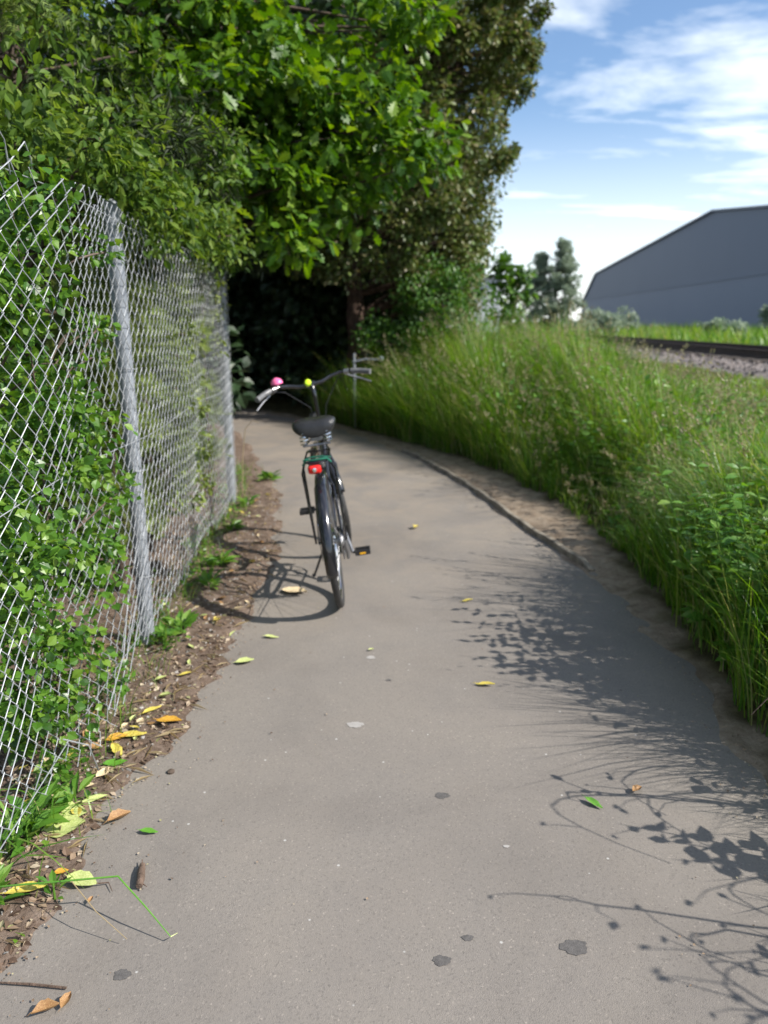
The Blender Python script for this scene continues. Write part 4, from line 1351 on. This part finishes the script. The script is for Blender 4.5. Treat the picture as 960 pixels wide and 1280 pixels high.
    stq.xf(steer); stq.build('stem', M['black_gloss'], root)
    half = [(0, 0, 0), (.0, .07, .0), (.015, .13, .018), (.005, .19, .028), (-.02, .245, .024), (-.05, .30, .012), (-.095, .35, -.004)]
    def bar_pt(t):
        s = abs(t); sg = 1 if t >= 0 else -1
        f = s * (len(half) - 1); i = min(int(f), len(half) - 2); q = f - i
        a, b = Vector(half[i]), Vector(half[i + 1]); p = a.lerp(b, q)
        return clamp + Vector((p.x, p.y * sg, p.z))
    hbm = MB().tube([bar_pt(t) for t in np.linspace(-1, 1, 45)], 0.011, 12); hbm.xf(steer)
    hbar = hbm.build('handlebar', M['black_gloss'], root)
    for sg in (-1, 1):
        gp = MB().tube([bar_pt(sg * t) for t in np.linspace(.70, 1.02, 9)], [.0155, .0165, .0165, .0165, .0165, .0165, .0165, .017, .017], 14); gp.xf(steer)
        gp.build('grip', M['grip'], root)
        br = MB().tube([bar_pt(sg * .60) + Vector((.012, 0, -.012)), bar_pt(sg * .66) + Vector((.045, sg * .012, -.030)), bar_pt(sg * .82) + Vector((.052, sg * .02, -.052)), bar_pt(sg * .97) + Vector((.05, sg * .025, -.07))], [.008, .006, .005, .0055], 8)
        br.lathe(bar_pt(sg * .585), bar_pt(sg * .66) - bar_pt(sg * .585), [(0, .016), (.03, .016)], 12)
        br.xf(steer); br.build('brake_lever', M['steel'], root)
        cb = MB()
        p0 = steer(bar_pt(sg * .6) + Vector((.02, 0, -.02)))
        cb.tube([p0, p0 + Vector((.10, -sg * .05, -.02)), Vector((.98, sg * .05, .98)), Vector((.96, sg * .02, .80)), Vector((.92, sg * .02, .66))], 0.0026, 6)
        cb.build('cable', M['black_plastic'], root)
    # pink bell and lime light on the bar
    bc = bar_pt(.54) + Vector((-.005, 0, .013))
    be = MB().lathe(bc, (0, 0, 1), [(0, .012), (.008, .018), (.010, .037), (.024, .036), (.038, .027), (.047, .010), (.049, .002)], 18); be.xf(steer)
    be.build('bell', M['pink'], root)
    lc = bar_pt(.06) + Vector((-.024, 0, .012))
    ll = MB().lathe(lc, (-1, 0, .25), [(0, .013), (.006, .020), (.022, .021), (.03, .016), (.033, .004)], 16)
    ll.lathe(lc + Vector((.03, 0, -.006)), (-1, 0, 0), [(0, .015), (.03, .015)], 12)
    ll.xf(steer); ll.build('lime_lamp', M['lime'], root)
    fl = MB().lathe(Vector((.90, 0, .93)), (1, 0, -.15), [(0, .018), (.02, .03), (.06, .034), (.066, .02)], 16); fl.xf(steer)
    fl.build('front_lamp', M['black_plastic'], root)

    # cranks and pedals
    ca = math.radians(42)
    cv = Vector((math.cos(ca), 0, math.sin(ca))) * .17
    for sg in (1, -1):
        e = BB + cv * sg + Vector((0, sg * .092, 0))
        c = MB().tube([BB + Vector((0, sg * .055, 0)), e], [.013, .010], 10)
        c.build('crank', M['steel'], root)
        pd = MB()
        for dx in (-.038, .038):
            pd.box(e + Vector((dx, sg * .058, 0)), (.018, .085, .024))
        for dy in (.018, .098):
            pd.box(e + Vector((0, sg * dy, 0)), (.090, .010, .02))
        pd.tube([e, e + Vector((0, sg * .1, 0))], .008, 8)
        po = pd.build('pedal', M['black_plastic'], root, smooth=False)
        for dx in ((-.0485, .0485) if sg < 0 else ()):
            MB().box(e + Vector((dx, sg * .058, 0)), (.004, .034, .010)).build('reflector', M['amber'], po, smooth=False)
    cw = MB().ring(BB + Vector((0, -.05, 0)), (0, 1, 0), .082, .004, 40, 6)
    for k in range(5):
        a = 2 * PI * k / 5
        cw.tube([BB + Vector((0, -.05, 0)), BB + Vector((.08 * math.cos(a), -.05, .08 * math.sin(a)))], .005, 6)
    cw.build('chainwheel', M['steel'], root)
    # chain guard: an open plate round the upper run
    cg = MB()
    vs, fs = [], []
    outl = [(.56, .30), (.535, .37), (.47, .392), (.30, .385), (.06, .375), (.0, .37), (.0, .395), (.06, .402), (.30, .415), (.47, .425), (.56, .40), (.60, .33), (.595, .28)]
    n = len(outl)
    vs = [(x, -.068, z) for x, z in outl] + [(x, -.073, z) for x, z in outl]
    fs = [tuple(range(n))[::-1], tuple(range(n, 2 * n))] + [(k, (k + 1) % n, (k + 1) % n + n, k + n) for k in range(n)]
    cg.add(vs, fs).build('chain_guard', M['black_gloss'], root, smooth=False)
    chn = MB().tube([(.47, -.05, .374), (.0, -.05, .385), (-.035, -.05, .36), (-.02, -.05, .31), (.03, -.052, .27), (.06, -.052, .235), (.47, -.05, .208), (.53, -.05, .235), (.553, -.05, .29), (.53, -.05, .35)], .0045, 6, closed=True)
    chn.build('chain', M['steel'], root)
    dr = MB().lathe((0, -.048, RW), (0, -1, 0), [(0, .045), (.004, .045), (.006, .036), (.012, .034), (.02, .026), (.022, .012)], 20)
    dr.tube([(0, -.07, RW), (.012, -.078, .29), (.04, -.075, .24)], [.012, .014, .009], 8)
    dr.build('derailleur', M['steel'], root)
    # kickstand on the left
    ft = Vector((.455, .165, .165 * math.tan(lean) + .006))
    ks = MB().tube([Vector((.40, .035, .275)), Vector((.42, .06, .235)), ft], [.009, .008, .007], 8)
    ks.lathe(ft - Vector((0, 0, .0)), (0, 0, 1), [(0, .011), (.012, .011), (.016, .008)], 10)
    ks.build('kickstand', M['black_plastic'], root)


bicycle()

# slim pale post at the edge of the grass behind the bicycle
pr = empty('marker_post', (-0.42, 10.9, 0.02))
tag(pr, 'slim pale metal post with crosspiece in the grass at the bend', 'post')
MB().tube([(0, 0, -.1), (0, 0, 1.05)], 0.022, 10).build('pole', M['galv'], pr)
MB().tube([(-.02, -.02, .93), (.16, -.02, .97), (.36, -.01, .96)], 0.012, 8).build('crosspiece', M['galv'], pr)
MB().lathe((.38, -.01, .93), (0, 0, 1), [(0, .02), (.02, .035), (.06, .035), (.08, .012)], 12).build('cap', M['galv'], pr)


# ------------------------------------------------------------------ fallen leaves, twigs and litter
def leaf_mesh(kind, seed):
    r = random.Random(seed)
    nu, nv = 9, 5
    vs, fs = [], []
    w = {'long': .20, 'oval': .30, 'broad': .40, 'curl': .30}[kind]
    curl = {'long': .25, 'oval': .35, 'broad': .3, 'curl': 1.1}[kind]
    bend = r.uniform(-.5, .5)
    for i in range(nu):
        t = i / (nu - 1)
        hw = w * math.sin(PI * min(max(t, .015), .985)) ** .8 * (1.1 - .35 * t) * (1 + .10 * math.sin(i * 2.4 + seed))
        for j in range(nv):
            s = -1 + 2 * j / (nv - 1)
            x = (t - .5); y = s * hw + bend * .3 * (t - .5) ** 2
            z = curl * (abs(s) ** 1.5) * hw * .8 + curl * .35 * (t - .5) ** 2 + .03 * math.sin(5 * t + 3 * s + seed)
            vs.append((x, y, z))
    for i in range(nu - 1):
        for j in range(nv - 1):
            a = i * nv + j
            fs.append((a, a + 1, a + nv + 1, a + nv))
    mn = min(v[2] for v in vs)
    vs = [(x, y, z - mn) for x, y, z in vs]
    mb = MB().add(vs, fs)
    mb.tube([(-.5, 0, vs[2][2]), (-.62, .02, .05), (-.72, .05, .02)], [.012, .011, .009], 4)
    return mb.mesh('fallen_leaf', True)


_cache = {}


def fallen(x, y, ln, rot, kind, mat, label, group=None, tilt=(0, 0), name='fallen_leaf', dz=0.004):
    key = (kind, mat, random.randrange(3))
    if key not in _cache:
        me = leaf_mesh(kind, len(_cache) + 1); me.materials.append(M[mat]); _cache[key] = me
    o = bpy.data.objects.new(name, _cache[key])
    o.location = (x, y, gz(x, y) + dz)
    o.scale = (ln, ln, ln)
    o.rotation_euler = (tilt[0], tilt[1], rot)
    link(o)
    tag(o, label, 'leaf', group)
    return o


LV = [
    (-0.82, 2.62, .105, 0.1, 'oval', 'orange_leaf', 'orange leaf with upturned edge lying on the rim of the asphalt'),
    (-0.98, 2.50, .085, 0.5, 'oval', 'orange_leaf', 'deep yellow leaf beside a long pale leaf on the verge'),
    (-0.93, 2.52, .12, 0.15, 'long', 'yellow_leaf', 'long pale yellow leaf next to a deep yellow one'),
    (-0.95, 2.42, .10, -0.9, 'long', 'yellow_leaf', 'yellow leaf slanting down towards the asphalt edge below the long one'),
    (-0.93, 2.34, .09, 0.2, 'oval', 'green_leaf', 'green and yellow leaf at the asphalt edge'),
    (-0.95, 2.28, .07, 1.2, 'oval', 'tan_leaf', 'buff leaf beside the green and yellow leaf'),
    (-0.93, 2.14, .09, 0.5, 'long', 'pale_leaf', 'pale green leaf just off the asphalt by the brown curled leaf'),
    (-0.91, 2.70, .09, 0.7, 'long', 'yellow_leaf', 'bright yellow leaf on soil above the orange one'),
    (-0.82, 2.05, .085, 0.8, 'curl', 'brown_leaf', 'curled light brown leaf on the asphalt edge'),
    (-0.71, 1.99, .065, -0.1, 'long', 'green_leaf', 'small flat green leaf alone on the asphalt near the stick'),
    (-0.83, 1.78, .11, -0.35, 'oval', 'pale_leaf', 'pale green leaf with thin dark stalk overhanging the asphalt'),
    (-0.96, 1.735, .12, 0.25, 'long', 'yellow_leaf', 'long yellow leaf on the soil above the bent grass stem'),
    (-0.90, 1.81, .045, 0.3, 'oval', 'orange_leaf', 'little deep yellow leaf beside the pale stalked leaf'),
    (-0.99, 2.06, .15, 0.05, 'broad', 'pale_leaf', 'large wilted grey green leaf under the loose fence mesh'),
    (-0.97, 2.00, .14, 0.3, 'broad', 'pale_leaf', 'second wilted grey green leaf overlapping a larger one'),
    (-0.755, 1.375, .065, 0.4, 'curl', 'brown_leaf', 'crumpled rusty brown dead leaf on bare asphalt'),
    (-0.72, 1.40, .045, 1.4, 'curl', 'brown_leaf', 'torn brown leaf scrap beside the crumpled dead leaf'),
    (-0.78, 1.71, .025, 1.4, 'curl', 'brown_leaf', 'tiny brown leaf crumb near the thin dark stalk'),
    (0.43, 2.95, .09, -0.15, 'long', 'yellow_leaf', 'slender yellow leaf lying in the middle of the path'),
    (0.67, 2.13, .075, -0.85, 'long', 'green_leaf', 'narrow green leaf lying askew on the path by the grass shadows'),
    (0.83, 2.20, .05, 0.6, 'curl', 'brown_leaf', 'small orange brown curled leaf near the narrow green leaf'),
    (-0.63, 3.17, .095, 0.25, 'oval', 'pale_leaf', 'yellow green leaf on the asphalt below the bicycle shadow'),
    (-0.55, 3.45, .08, 0.0, 'long', 'pale_leaf', 'thin pale yellow leaf at the edge of the wheel shadow'),
    (0.46, 3.95, .07, 0.3, 'long', 'yellow_leaf', 'faded yellowish leaf on the path level with the rear wheel'),
    (0.24, 5.49, .09, 1.2, 'curl', 'yellow_leaf', 'small olive yellow leaf far along the path past the bicycle'),
    (-0.51, 4.10, .17, -0.3, 'broad', 'tan_leaf', 'big crumpled pale tan leaf inside the bicycle shadow'),
    (-0.06, 3.30, .03, 0.3, 'curl', 'pale_leaf', 'tiny pale scrap of leaf in mid path'),
    (-0.86, 3.02, .06, 0.4, 'oval', 'yellow_leaf', 'small yellow leaf near the foot of the fence post'),
]
for (x, y, ln, rot, kind, mat, lab) in LV:
    fallen(x, y, ln * 0.9, rot, kind, mat, lab, tilt=(random.uniform(-.12, .12), random.uniform(-.1, .1)), dz=0.008)

GEN = [('yellow_leaf', 'small yellow leaf scattered on the brown soil by the fence', 'yellow leaves on the verge'),
       ('pale_leaf', 'small pale green leaf scattered on the brown soil by the fence', 'pale green leaves on the verge'),
       ('tan_leaf', 'small dry buff leaf scattered on the brown soil by the fence', 'buff leaves on the verge'),
       ('brown_leaf', 'small dead brown leaf scattered on the brown soil by the fence', 'brown leaves on the verge')]
for k in range(120):
    y = 1.45 + 5.2 * random.random() ** 1.25
    x = float(L_edge(y)) - random.uniform(0.03, 0.52)
    q = random.choices(GEN, [3, 3, 3, 4])[0]
    kd = random.choice(['long', 'oval', 'curl', 'broad'])
    where = ('near the torn mesh bottom' if y < 2.2 else 'short of the near fence post' if y < 3.1 else 'by the foot of the near fence post' if y < 3.8 else
             'in reach of the bicycle shadow' if y < 5.2 else 'towards the end fence post')
    edge = ' at the asphalt edge' if float(L_edge(y)) - x < 0.2 else ' on the soil'
    lab = f"{dict(long='narrow', oval='oval', curl='curled', broad='wide')[kd]} {dict(yellow_leaf='yellow', pale_leaf='pale green', tan_leaf='buff', brown_leaf='dead brown')[q[0]]} leaf{edge} {where}"
    fallen(x, y, random.uniform(.028, .06), random.uniform(0, 6.28), kd, q[0], lab, q[2], tilt=(random.uniform(-.35, .35), random.uniform(-.3, .3)), dz=0.008)

# fine litter: chips of bark and leaf crumbs nobody could count
n = 17000
y = 1.2 + 6.2 * rng.uniform(0, 1, n) ** 1.3
u = rng.uniform(-0.06, 0.75, n) ** 1.0
x = L_edge(y) - u
keep = (z_left(u, x, y) > 0.001) & (rng.uniform(0, 1, n) < np.interp(y, [1.2, 3.2, 3.9, 7.5], [0.6, 0.5, 0.13, 0.13]))
x, y = x[keep], y[keep]; n = len(x)
P = np.stack([x, y, ground_z(x, y) + 0.003], -1)
D = rng.normal(size=(n, 3)); D[:, 2] *= 0.25
Nn = rng.normal(size=(n, 3)) * 0.35 + np.array((0, 0, 1.0))
lo = obj('leaf_litter', scatter_mesh('leaf_litter', plain_leaf(0.3), P, rng.uniform(0.008, 0.034, n), D, Nn), M['litter'])
tag(lo, 'brown crumbs of dead leaves and bark covering the soil', 'leaf litter', kind='stuff')
n = 900
y = 1.2 + 6 * rng.uniform(0, 1, n) ** 1.9; u = rng.uniform(0.0, 0.7, n); x = L_edge(y) - u
P = np.stack([x, y, ground_z(x, y) + 0.006], -1)
D = rng.normal(size=(n, 3)); D[:, 2] *= 0.12
tag(obj('twig_litter', scatter_mesh('twig_litter', diamond(0.035), P, rng.uniform(0.03, 0.11, n), D, rng.normal(size=(n, 3)) * .4 + np.array((0, 0, 1.))), M['dry_grass']),
    'thin dry straws and twigs strewn over the soil', 'twigs', kind='stuff')
# crumbs carried on to the asphalt
n = 2200
y = 1.25 + 7 * rng.uniform(0, 1, n); s = rng.uniform(0, 1, n) < 0.6; u = np.where(rng.uniform(0, 1, n) < 0.8, rng.exponential(0.04, n), rng.exponential(0.2, n)) - 0.02
x = np.where(s, L_edge(y) + u, R_edge(y) - u * 1.3)
P = np.stack([x, y, np.full(n, 0.006)], -1)
D = rng.normal(size=(n, 3)); D[:, 2] *= 0.1
tag(obj('path_crumbs', scatter_mesh('path_crumbs', plain_leaf(0.35), P, rng.uniform(0.003, 0.011, n), D, rng.normal(size=(n, 3)) * .3 + np.array((0, 0, 1.))), M['litter']),
    'specks of leaf and soil along the edges of the asphalt', 'crumbs', kind='stuff')
# pebbles in the soil
T = np.array([(1, 0, 0), (-1, 0, 0), (0, 1, 0), (0, -1, 0), (0, 0, .7), (0, 0, -.7)], float)
TF = np.array([(0, 2, 4), (2, 1, 4), (1, 3, 4), (3, 0, 4), (2, 0, 5), (1, 2, 5), (3, 1, 5), (0, 3, 5)])
n = 900
y = 1.3 + 5 * rng.uniform(0, 1, n) ** 1.3; u = rng.uniform(0.02, 0.5, n); x = L_edge(y) - u
Q = unit(rng.normal(size=(n, 3, 3)))
V = np.einsum('kv,nvw->nkw', T, Q) * rng.uniform(0.003, 0.011, n)[:, None, None] + np.stack([x, y, ground_z(x, y) + 0.002], -1)[:, None]
tag(obj('gravel', np_mesh('gravel', V.reshape(-1, 3), (TF[None] + (np.arange(n) * 6)[:, None, None]).reshape(-1, 3)), M['pebble']), 'little grey stones among the leaf litter', 'gravel', kind='stuff')

# the stick on the asphalt
sk = empty('stick', (-0.67, 1.80, 0.0))
tag(sk, 'short broken brown stick lying on the asphalt', 'stick')
MB().tube([(0.005, -.045, .013), (.002, -.02, .015), (-.006, .01, .014), (-.012, .04, .012)], [.009, .011, .0105, .008], 9).build('wood', M['twig'], sk)
MB().tube([(-.012, .036, .012), (-.018, .058, .016)], [.003, .001], 5).build('splinter', M['twig'], sk)
MB().tube([(.006, -.03, .012), (.026, -.046, .012)], [.0028, .001], 5).build('splinter', M['twig'], sk)

# the bent grass stem reaching over the path edge
gs = empty('grass_stem', (-1.12, 1.72, gz(-1.12, 1.72)))
tag(gs, 'single bent green grass stem reaching out low over the asphalt', 'grass stem')
g0 = Vector(gs.location)
MB().tube([Vector(p) - g0 for p in [(-1.12, 1.72, .03), (-0.95, 1.655, .10), (-0.80, 1.655, .115), (-0.685, 1.67, .115), (-0.60, 1.615, .07), (-0.53, 1.575, .018)]], [.0028, .0026, .0024, .0024, .0020, .0012], 6).build('stem', M['green_leaf'], gs)
MB().tube([Vector(p) - g0 for p in [(-0.80, 1.655, .115), (-0.72, 1.60, .07), (-0.635, 1.565, .02)]], [.0014, .0013, .0008], 5).build('blade', M['dry_grass'], gs)
MB().tube([Vector(p) - g0 for p in [(-0.53, 1.575, .018), (-0.515, 1.585, .02)]], [.0016, .0006], 5).build('tip', M['pale_leaf'], gs)
# dark stalk of the pale leaf
tag(MB().tube([(-0.80, 1.765, .012), (-0.755, 1.775, .008), (-0.735, 1.745, .006)], [.0022, .0018, .001], 6).build('leaf_stalk', M['twig']), 'thin crooked dark stalk lying on the asphalt by the pale leaf', 'twig')
tag(MB().tube([(-0.90, 1.452, .006), (-0.82, 1.447, .006), (-0.735, 1.438, .005)], [.002, .0032, .003], 6).build('twig', M['twig']), 'straight thin dark strip lying on the asphalt near the rusty leaf', 'twig')  # narrow dark length laid flat on the asphalt
# arching stem by the end post
tag(MB().tube([(-1.26, 6.6, .0), (-1.24, 6.58, .35), (-1.20, 6.55, .60), (-1.13, 6.52, .68), (-1.07, 6.5, .66)], [.005, .0045, .004, .003, .0015], 6).build('grass_stem', M['dry_grass']), 'pale arching stem beside the end post of the fence', 'grass stem')


# small weeds on the verge
def rosette(x, y, r, n, label, mat='weed', h=0.1, w=0.2, group='green weeds on the verge'):
    root = empty('verge_weed', (x, y, gz(x, y) - .004))
    tag(root, label, 'weed', group)
    a = rng.uniform(0, 2 * PI, n)
    P = np.stack([.012 * np.cos(a), .012 * np.sin(a), np.full(n, .004)], -1)
    P[:, 2] += rng.uniform(0, h * .5, n)
    D = np.stack([np.cos(a), np.sin(a), rng.uniform(0.1, 1.1, n)], -1)
    tag(obj('leaves', scatter_mesh('leaves', plain_leaf(w), P, rng.uniform(.5, 1, n) * r, D, np.zeros((n, 3)) + np.array((0, 0, 1.)) + rng.normal(size=(n, 3)) * .3), M[mat], root), kind='stuff')
    MB().tube([(0, 0, -.01), (0, 0, h * .6)], [.004, .002], 6).build('stem', M[mat], root)


for (x, y, r, n, lab) in [(-1.02, 4.55, .13, 20, 'tuft of green weeds inside the bicycle shadow'), (-1.0, 4.15, .11, 16, 'low bright weed at the edge of the wheel shadow'),
                          (-1.05, 3.38, .10, 18, 'leafy weed at the foot of the near fence post'), (-1.0, 3.5, .11, 18, 'pale weed just past the foot of the near fence post'),
                          (-1.12, 5.4, .12, 18, 'yellow green weed near the end of the fence'), (-1.13, 6.1, .12, 18, 'weed at the foot of the end fence post'),
                          (-1.06, 2.0, .12, 16, 'dark green weed by the torn fence mesh'), (-1.04, 1.92, .1, 12, 'glossy green seedling on the soil by the torn mesh'),
                          (-0.98, 2.12, .08, 12, 'small green sprout beside the wilted leaves'), (-0.88, 1.72, .05, 9, 'tiny green sprout at the asphalt edge'), (-1.03, 1.68, .09, 14, 'green weed near the root of the bent grass stem'),
                          (-1.1, 7.2, .16, 18, 'yellowish weed past the end of the fence')]:
    rosette(x, y, r, n, lab)
# grass tufts along the fence foot
n = 900
y = 1.3 + 6.5 * rng.uniform(0, 1, n); c = np.round(y * 3) / 3; y = c + rng.normal(size=n) * .07
x = np.interp(y, [0.45, 3.38, 6.27, 9], [-1.02, -1.1, -1.25, -1.7]) + rng.normal(size=n) * .07
V, F, _ = blades(np.stack([x, y, ground_z(x, y) - .005], -1), rng.uniform(.05, .22, n), rng.uniform(.0012, .0032, n), np.array((.2, 0, 0)), rng.uniform(.1, .9, n), 4)
tag(obj('verge_grass', np_mesh('verge_grass', V, F), M['grass']), 'thin tufts of grass along the foot of the fence', 'grass', kind='stuff')
n = 2600
y = 1.5 + 6.2 * rng.uniform(0, 1, n)
x = np.interp(y, [0.45, 3.38, 6.27, 9], [-1.08, -1.14, -1.3, -1.75]) + rng.normal(size=n) * .085 + 0.05 * noise2(y, y * 0, 0.8, 95)
kp = noise2(x * 2, y, 1.1, 96) > 0.0
x, y = x[kp], y[kp]; n = len(x)
D = rng.normal(size=(n, 3)); D[:, 2] = np.abs(D[:, 2]) * 0.4
tag(obj('ground_ivy', scatter_mesh('ground_ivy', plain_leaf(0.42), np.stack([x, y, ground_z(x, y) + rng.uniform(0.005, 0.07, n)], -1), rng.uniform(.014, .036, n), D, rng.normal(size=(n, 3)) * .4 + np.array((0, 0, 1.))), M['hedge_leaf']), 'low creeping leaves along the foot of the fence', 'ground cover', kind='stuff')
# broad blades low at the left by the torn mesh
n = 40
y = rng.normal(1.95, .12, n); x = -1.1 + rng.normal(size=n) * .05
V, F, _ = blades(np.stack([x, y, ground_z(x, y) - .005], -1), rng.uniform(.12, .30, n), rng.uniform(.004, .009, n), np.array((.5, -.2, 0)), rng.uniform(.4, 1.0, n), 5)
tag(obj('broad_grass', np_mesh('broad_grass', V, F), M['weed']), 'broad bladed grass clump beside the torn fence mesh', 'grass', kind='stuff')

# leafy weeds and seeding stems on the bank close to the path, some of them throwing the shadows on it
for k, (x, y, h, ns, sp, lab) in enumerate([(1.55, 3.35, 0.85, 10, .34, 'bushy dark weed at the path edge next to the nettles'),
                                            (1.52, 2.95, 0.9, 9, .32, 'upright leafy weed in front of the nettles'),
                                            (1.66, 3.15, 1.0, 12, .40, 'bushy nettle like plant on the bank opposite the bicycle'),
                                            (1.62, 2.72, 0.95, 10, .36, 'bushy plant crowding the nettles at the path edge'),
                                            (1.95, 2.75, 1.15, 9, .42, 'tall leafy plant on the bank behind the nettles'),
                                            (1.85, 3.6, 0.95, 9, .40, 'leafy plant just beyond the nettles'),
                                            (2.15, 4.1, 0.9, 7, .35, 'leafy plant in the long grass a little up the bank'),
                                            (1.62, 1.75, 0.8, 4, .35, 'loose leafy plant at the near end of the bank'),
                                            (1.9, 6.3, 0.8, 8, .4, 'pale leaved plant in the grass by the end of the edging'),
                                            (2.4, 5.2, 0.75, 8, .4, 'bright leafy weed half way up the bank'),
                                            (1.85, 4.9, 0.6, 7, .3, 'low leafy weed at the foot of the bank by the edging end'),
                                            (2.0, 7.3, 1.05, 9, .45, 'tall leafy weed in the grass behind the edging'),
                                            (1.45, 8.3, 0.95, 8, .4, 'dark leafy plant in the grass along the edging'),
                                            (2.3, 8.8, 1.1, 9, .45, 'leafy weed topping the tall grass'),
                                            (0.7, 9.6, 0.85, 8, .4, 'leafy weed at the grass edge near the bend'),
                                            (2.9, 6.6, 0.55, 8, .35, 'low leafy weed on the brow of the bank')]):
    stalk_plant(x, y, h, ns, sp, lab, leaf=0.10, w=0.26, mat='weed')


def shade_stems(n, xr, yr, h, label):
    x = rng.uniform(*xr, n); y = rng.uniform(*yr, n)
    P = np.stack([x, y, ground_z(x, y) - .01], -1)
    V, F, raw = blades(P, rng.uniform(*h, n), rng.uniform(.004, .0085, n), np.array((-.30, .05, 0)), rng.uniform(.25, 1.0, n), 7)
    tag(obj('tall_grass', np_mesh('tall_grass', V, F), M['grass']), label, 'grass', kind='stuff')


shade_stems(16, (1.6, 2.0), (0.6, 1.6), (0.5, 0.8), 'tall arching grass blades on the near bank leaning over the path')


def added_bramble(x, y, n, label, seed):  # unseen arching canes, added to throw curved shadows across the path
    r = random.Random(seed)
    root = empty('added_bramble', (x, y, gz(x, y) - 0.01))
    tag(root, label, 'added_bramble')
    P, D, S = [], [], []
    for k in range(n):
        a = PI + r.uniform(-1.3, 1.3)
        reach = r.uniform(0.25, 0.6); h = r.uniform(0.45, 0.85)
        b0 = Vector((r.uniform(-.12, .25), r.uniform(-.45, .45), 0))
        dv = Vector((math.cos(a), math.sin(a), 0)); sd = Vector((-dv.y, dv.x, 0)) * r.uniform(-.35, .35)
        pts = []
        for q in range(13):
            t = q / 12
            p = b0 + dv * reach * t + sd * t * t + Vector((0, 0, h * math.sin(PI * min(t * 0.78, 1)) ** 0.9))
            p += Vector((r.uniform(-1, 1), r.uniform(-1, 1), r.uniform(-1, 1))) * 0.008
            pts.append(p)
        MB().tube(pts, [0.0055 * (1 - 0.75 * q / 12) for q in range(13)], 6).build('cane', M['twig'], root)
        for q in range(4, 13, 3):
            sp = pts[q]; e = sp + Vector((r.uniform(-.12, .06), r.uniform(-.1, .1), r.uniform(-.02, .1)))
            MB().tube([sp, sp.lerp(e, .5) + Vector((0, 0, .02)), e], [.0022, .0018, .001], 5).build('side_shoot', M['twig'], root)
            for w in range(1 + (q == 7)):
                P.append(e); D.append((r.uniform(-1, .3), r.uniform(-1, 1), r.uniform(-.5, .2))); S.append(r.uniform(.02, .04))
    P = np.array(P); D = np.array(D); S = np.array(S)
    tag(obj('foliage', scatter_mesh('foliage', plain_leaf(0.36), P, S, D, np.zeros_like(P) + np.array((0, 0, 1.0))), M['weed'], root), kind='stuff')


added_bramble(1.72, 1.05, 8, 'thin arching canes out of view, added to shadow the path edge', 5)
added_bramble(1.68, 1.85, 10, 'curved canes out of view short of the nettles, added for their shadows', 9)
added_bramble(1.7, 0.55, 6, 'sparse canes out of view at the nearest bank end, added for shadow', 14)
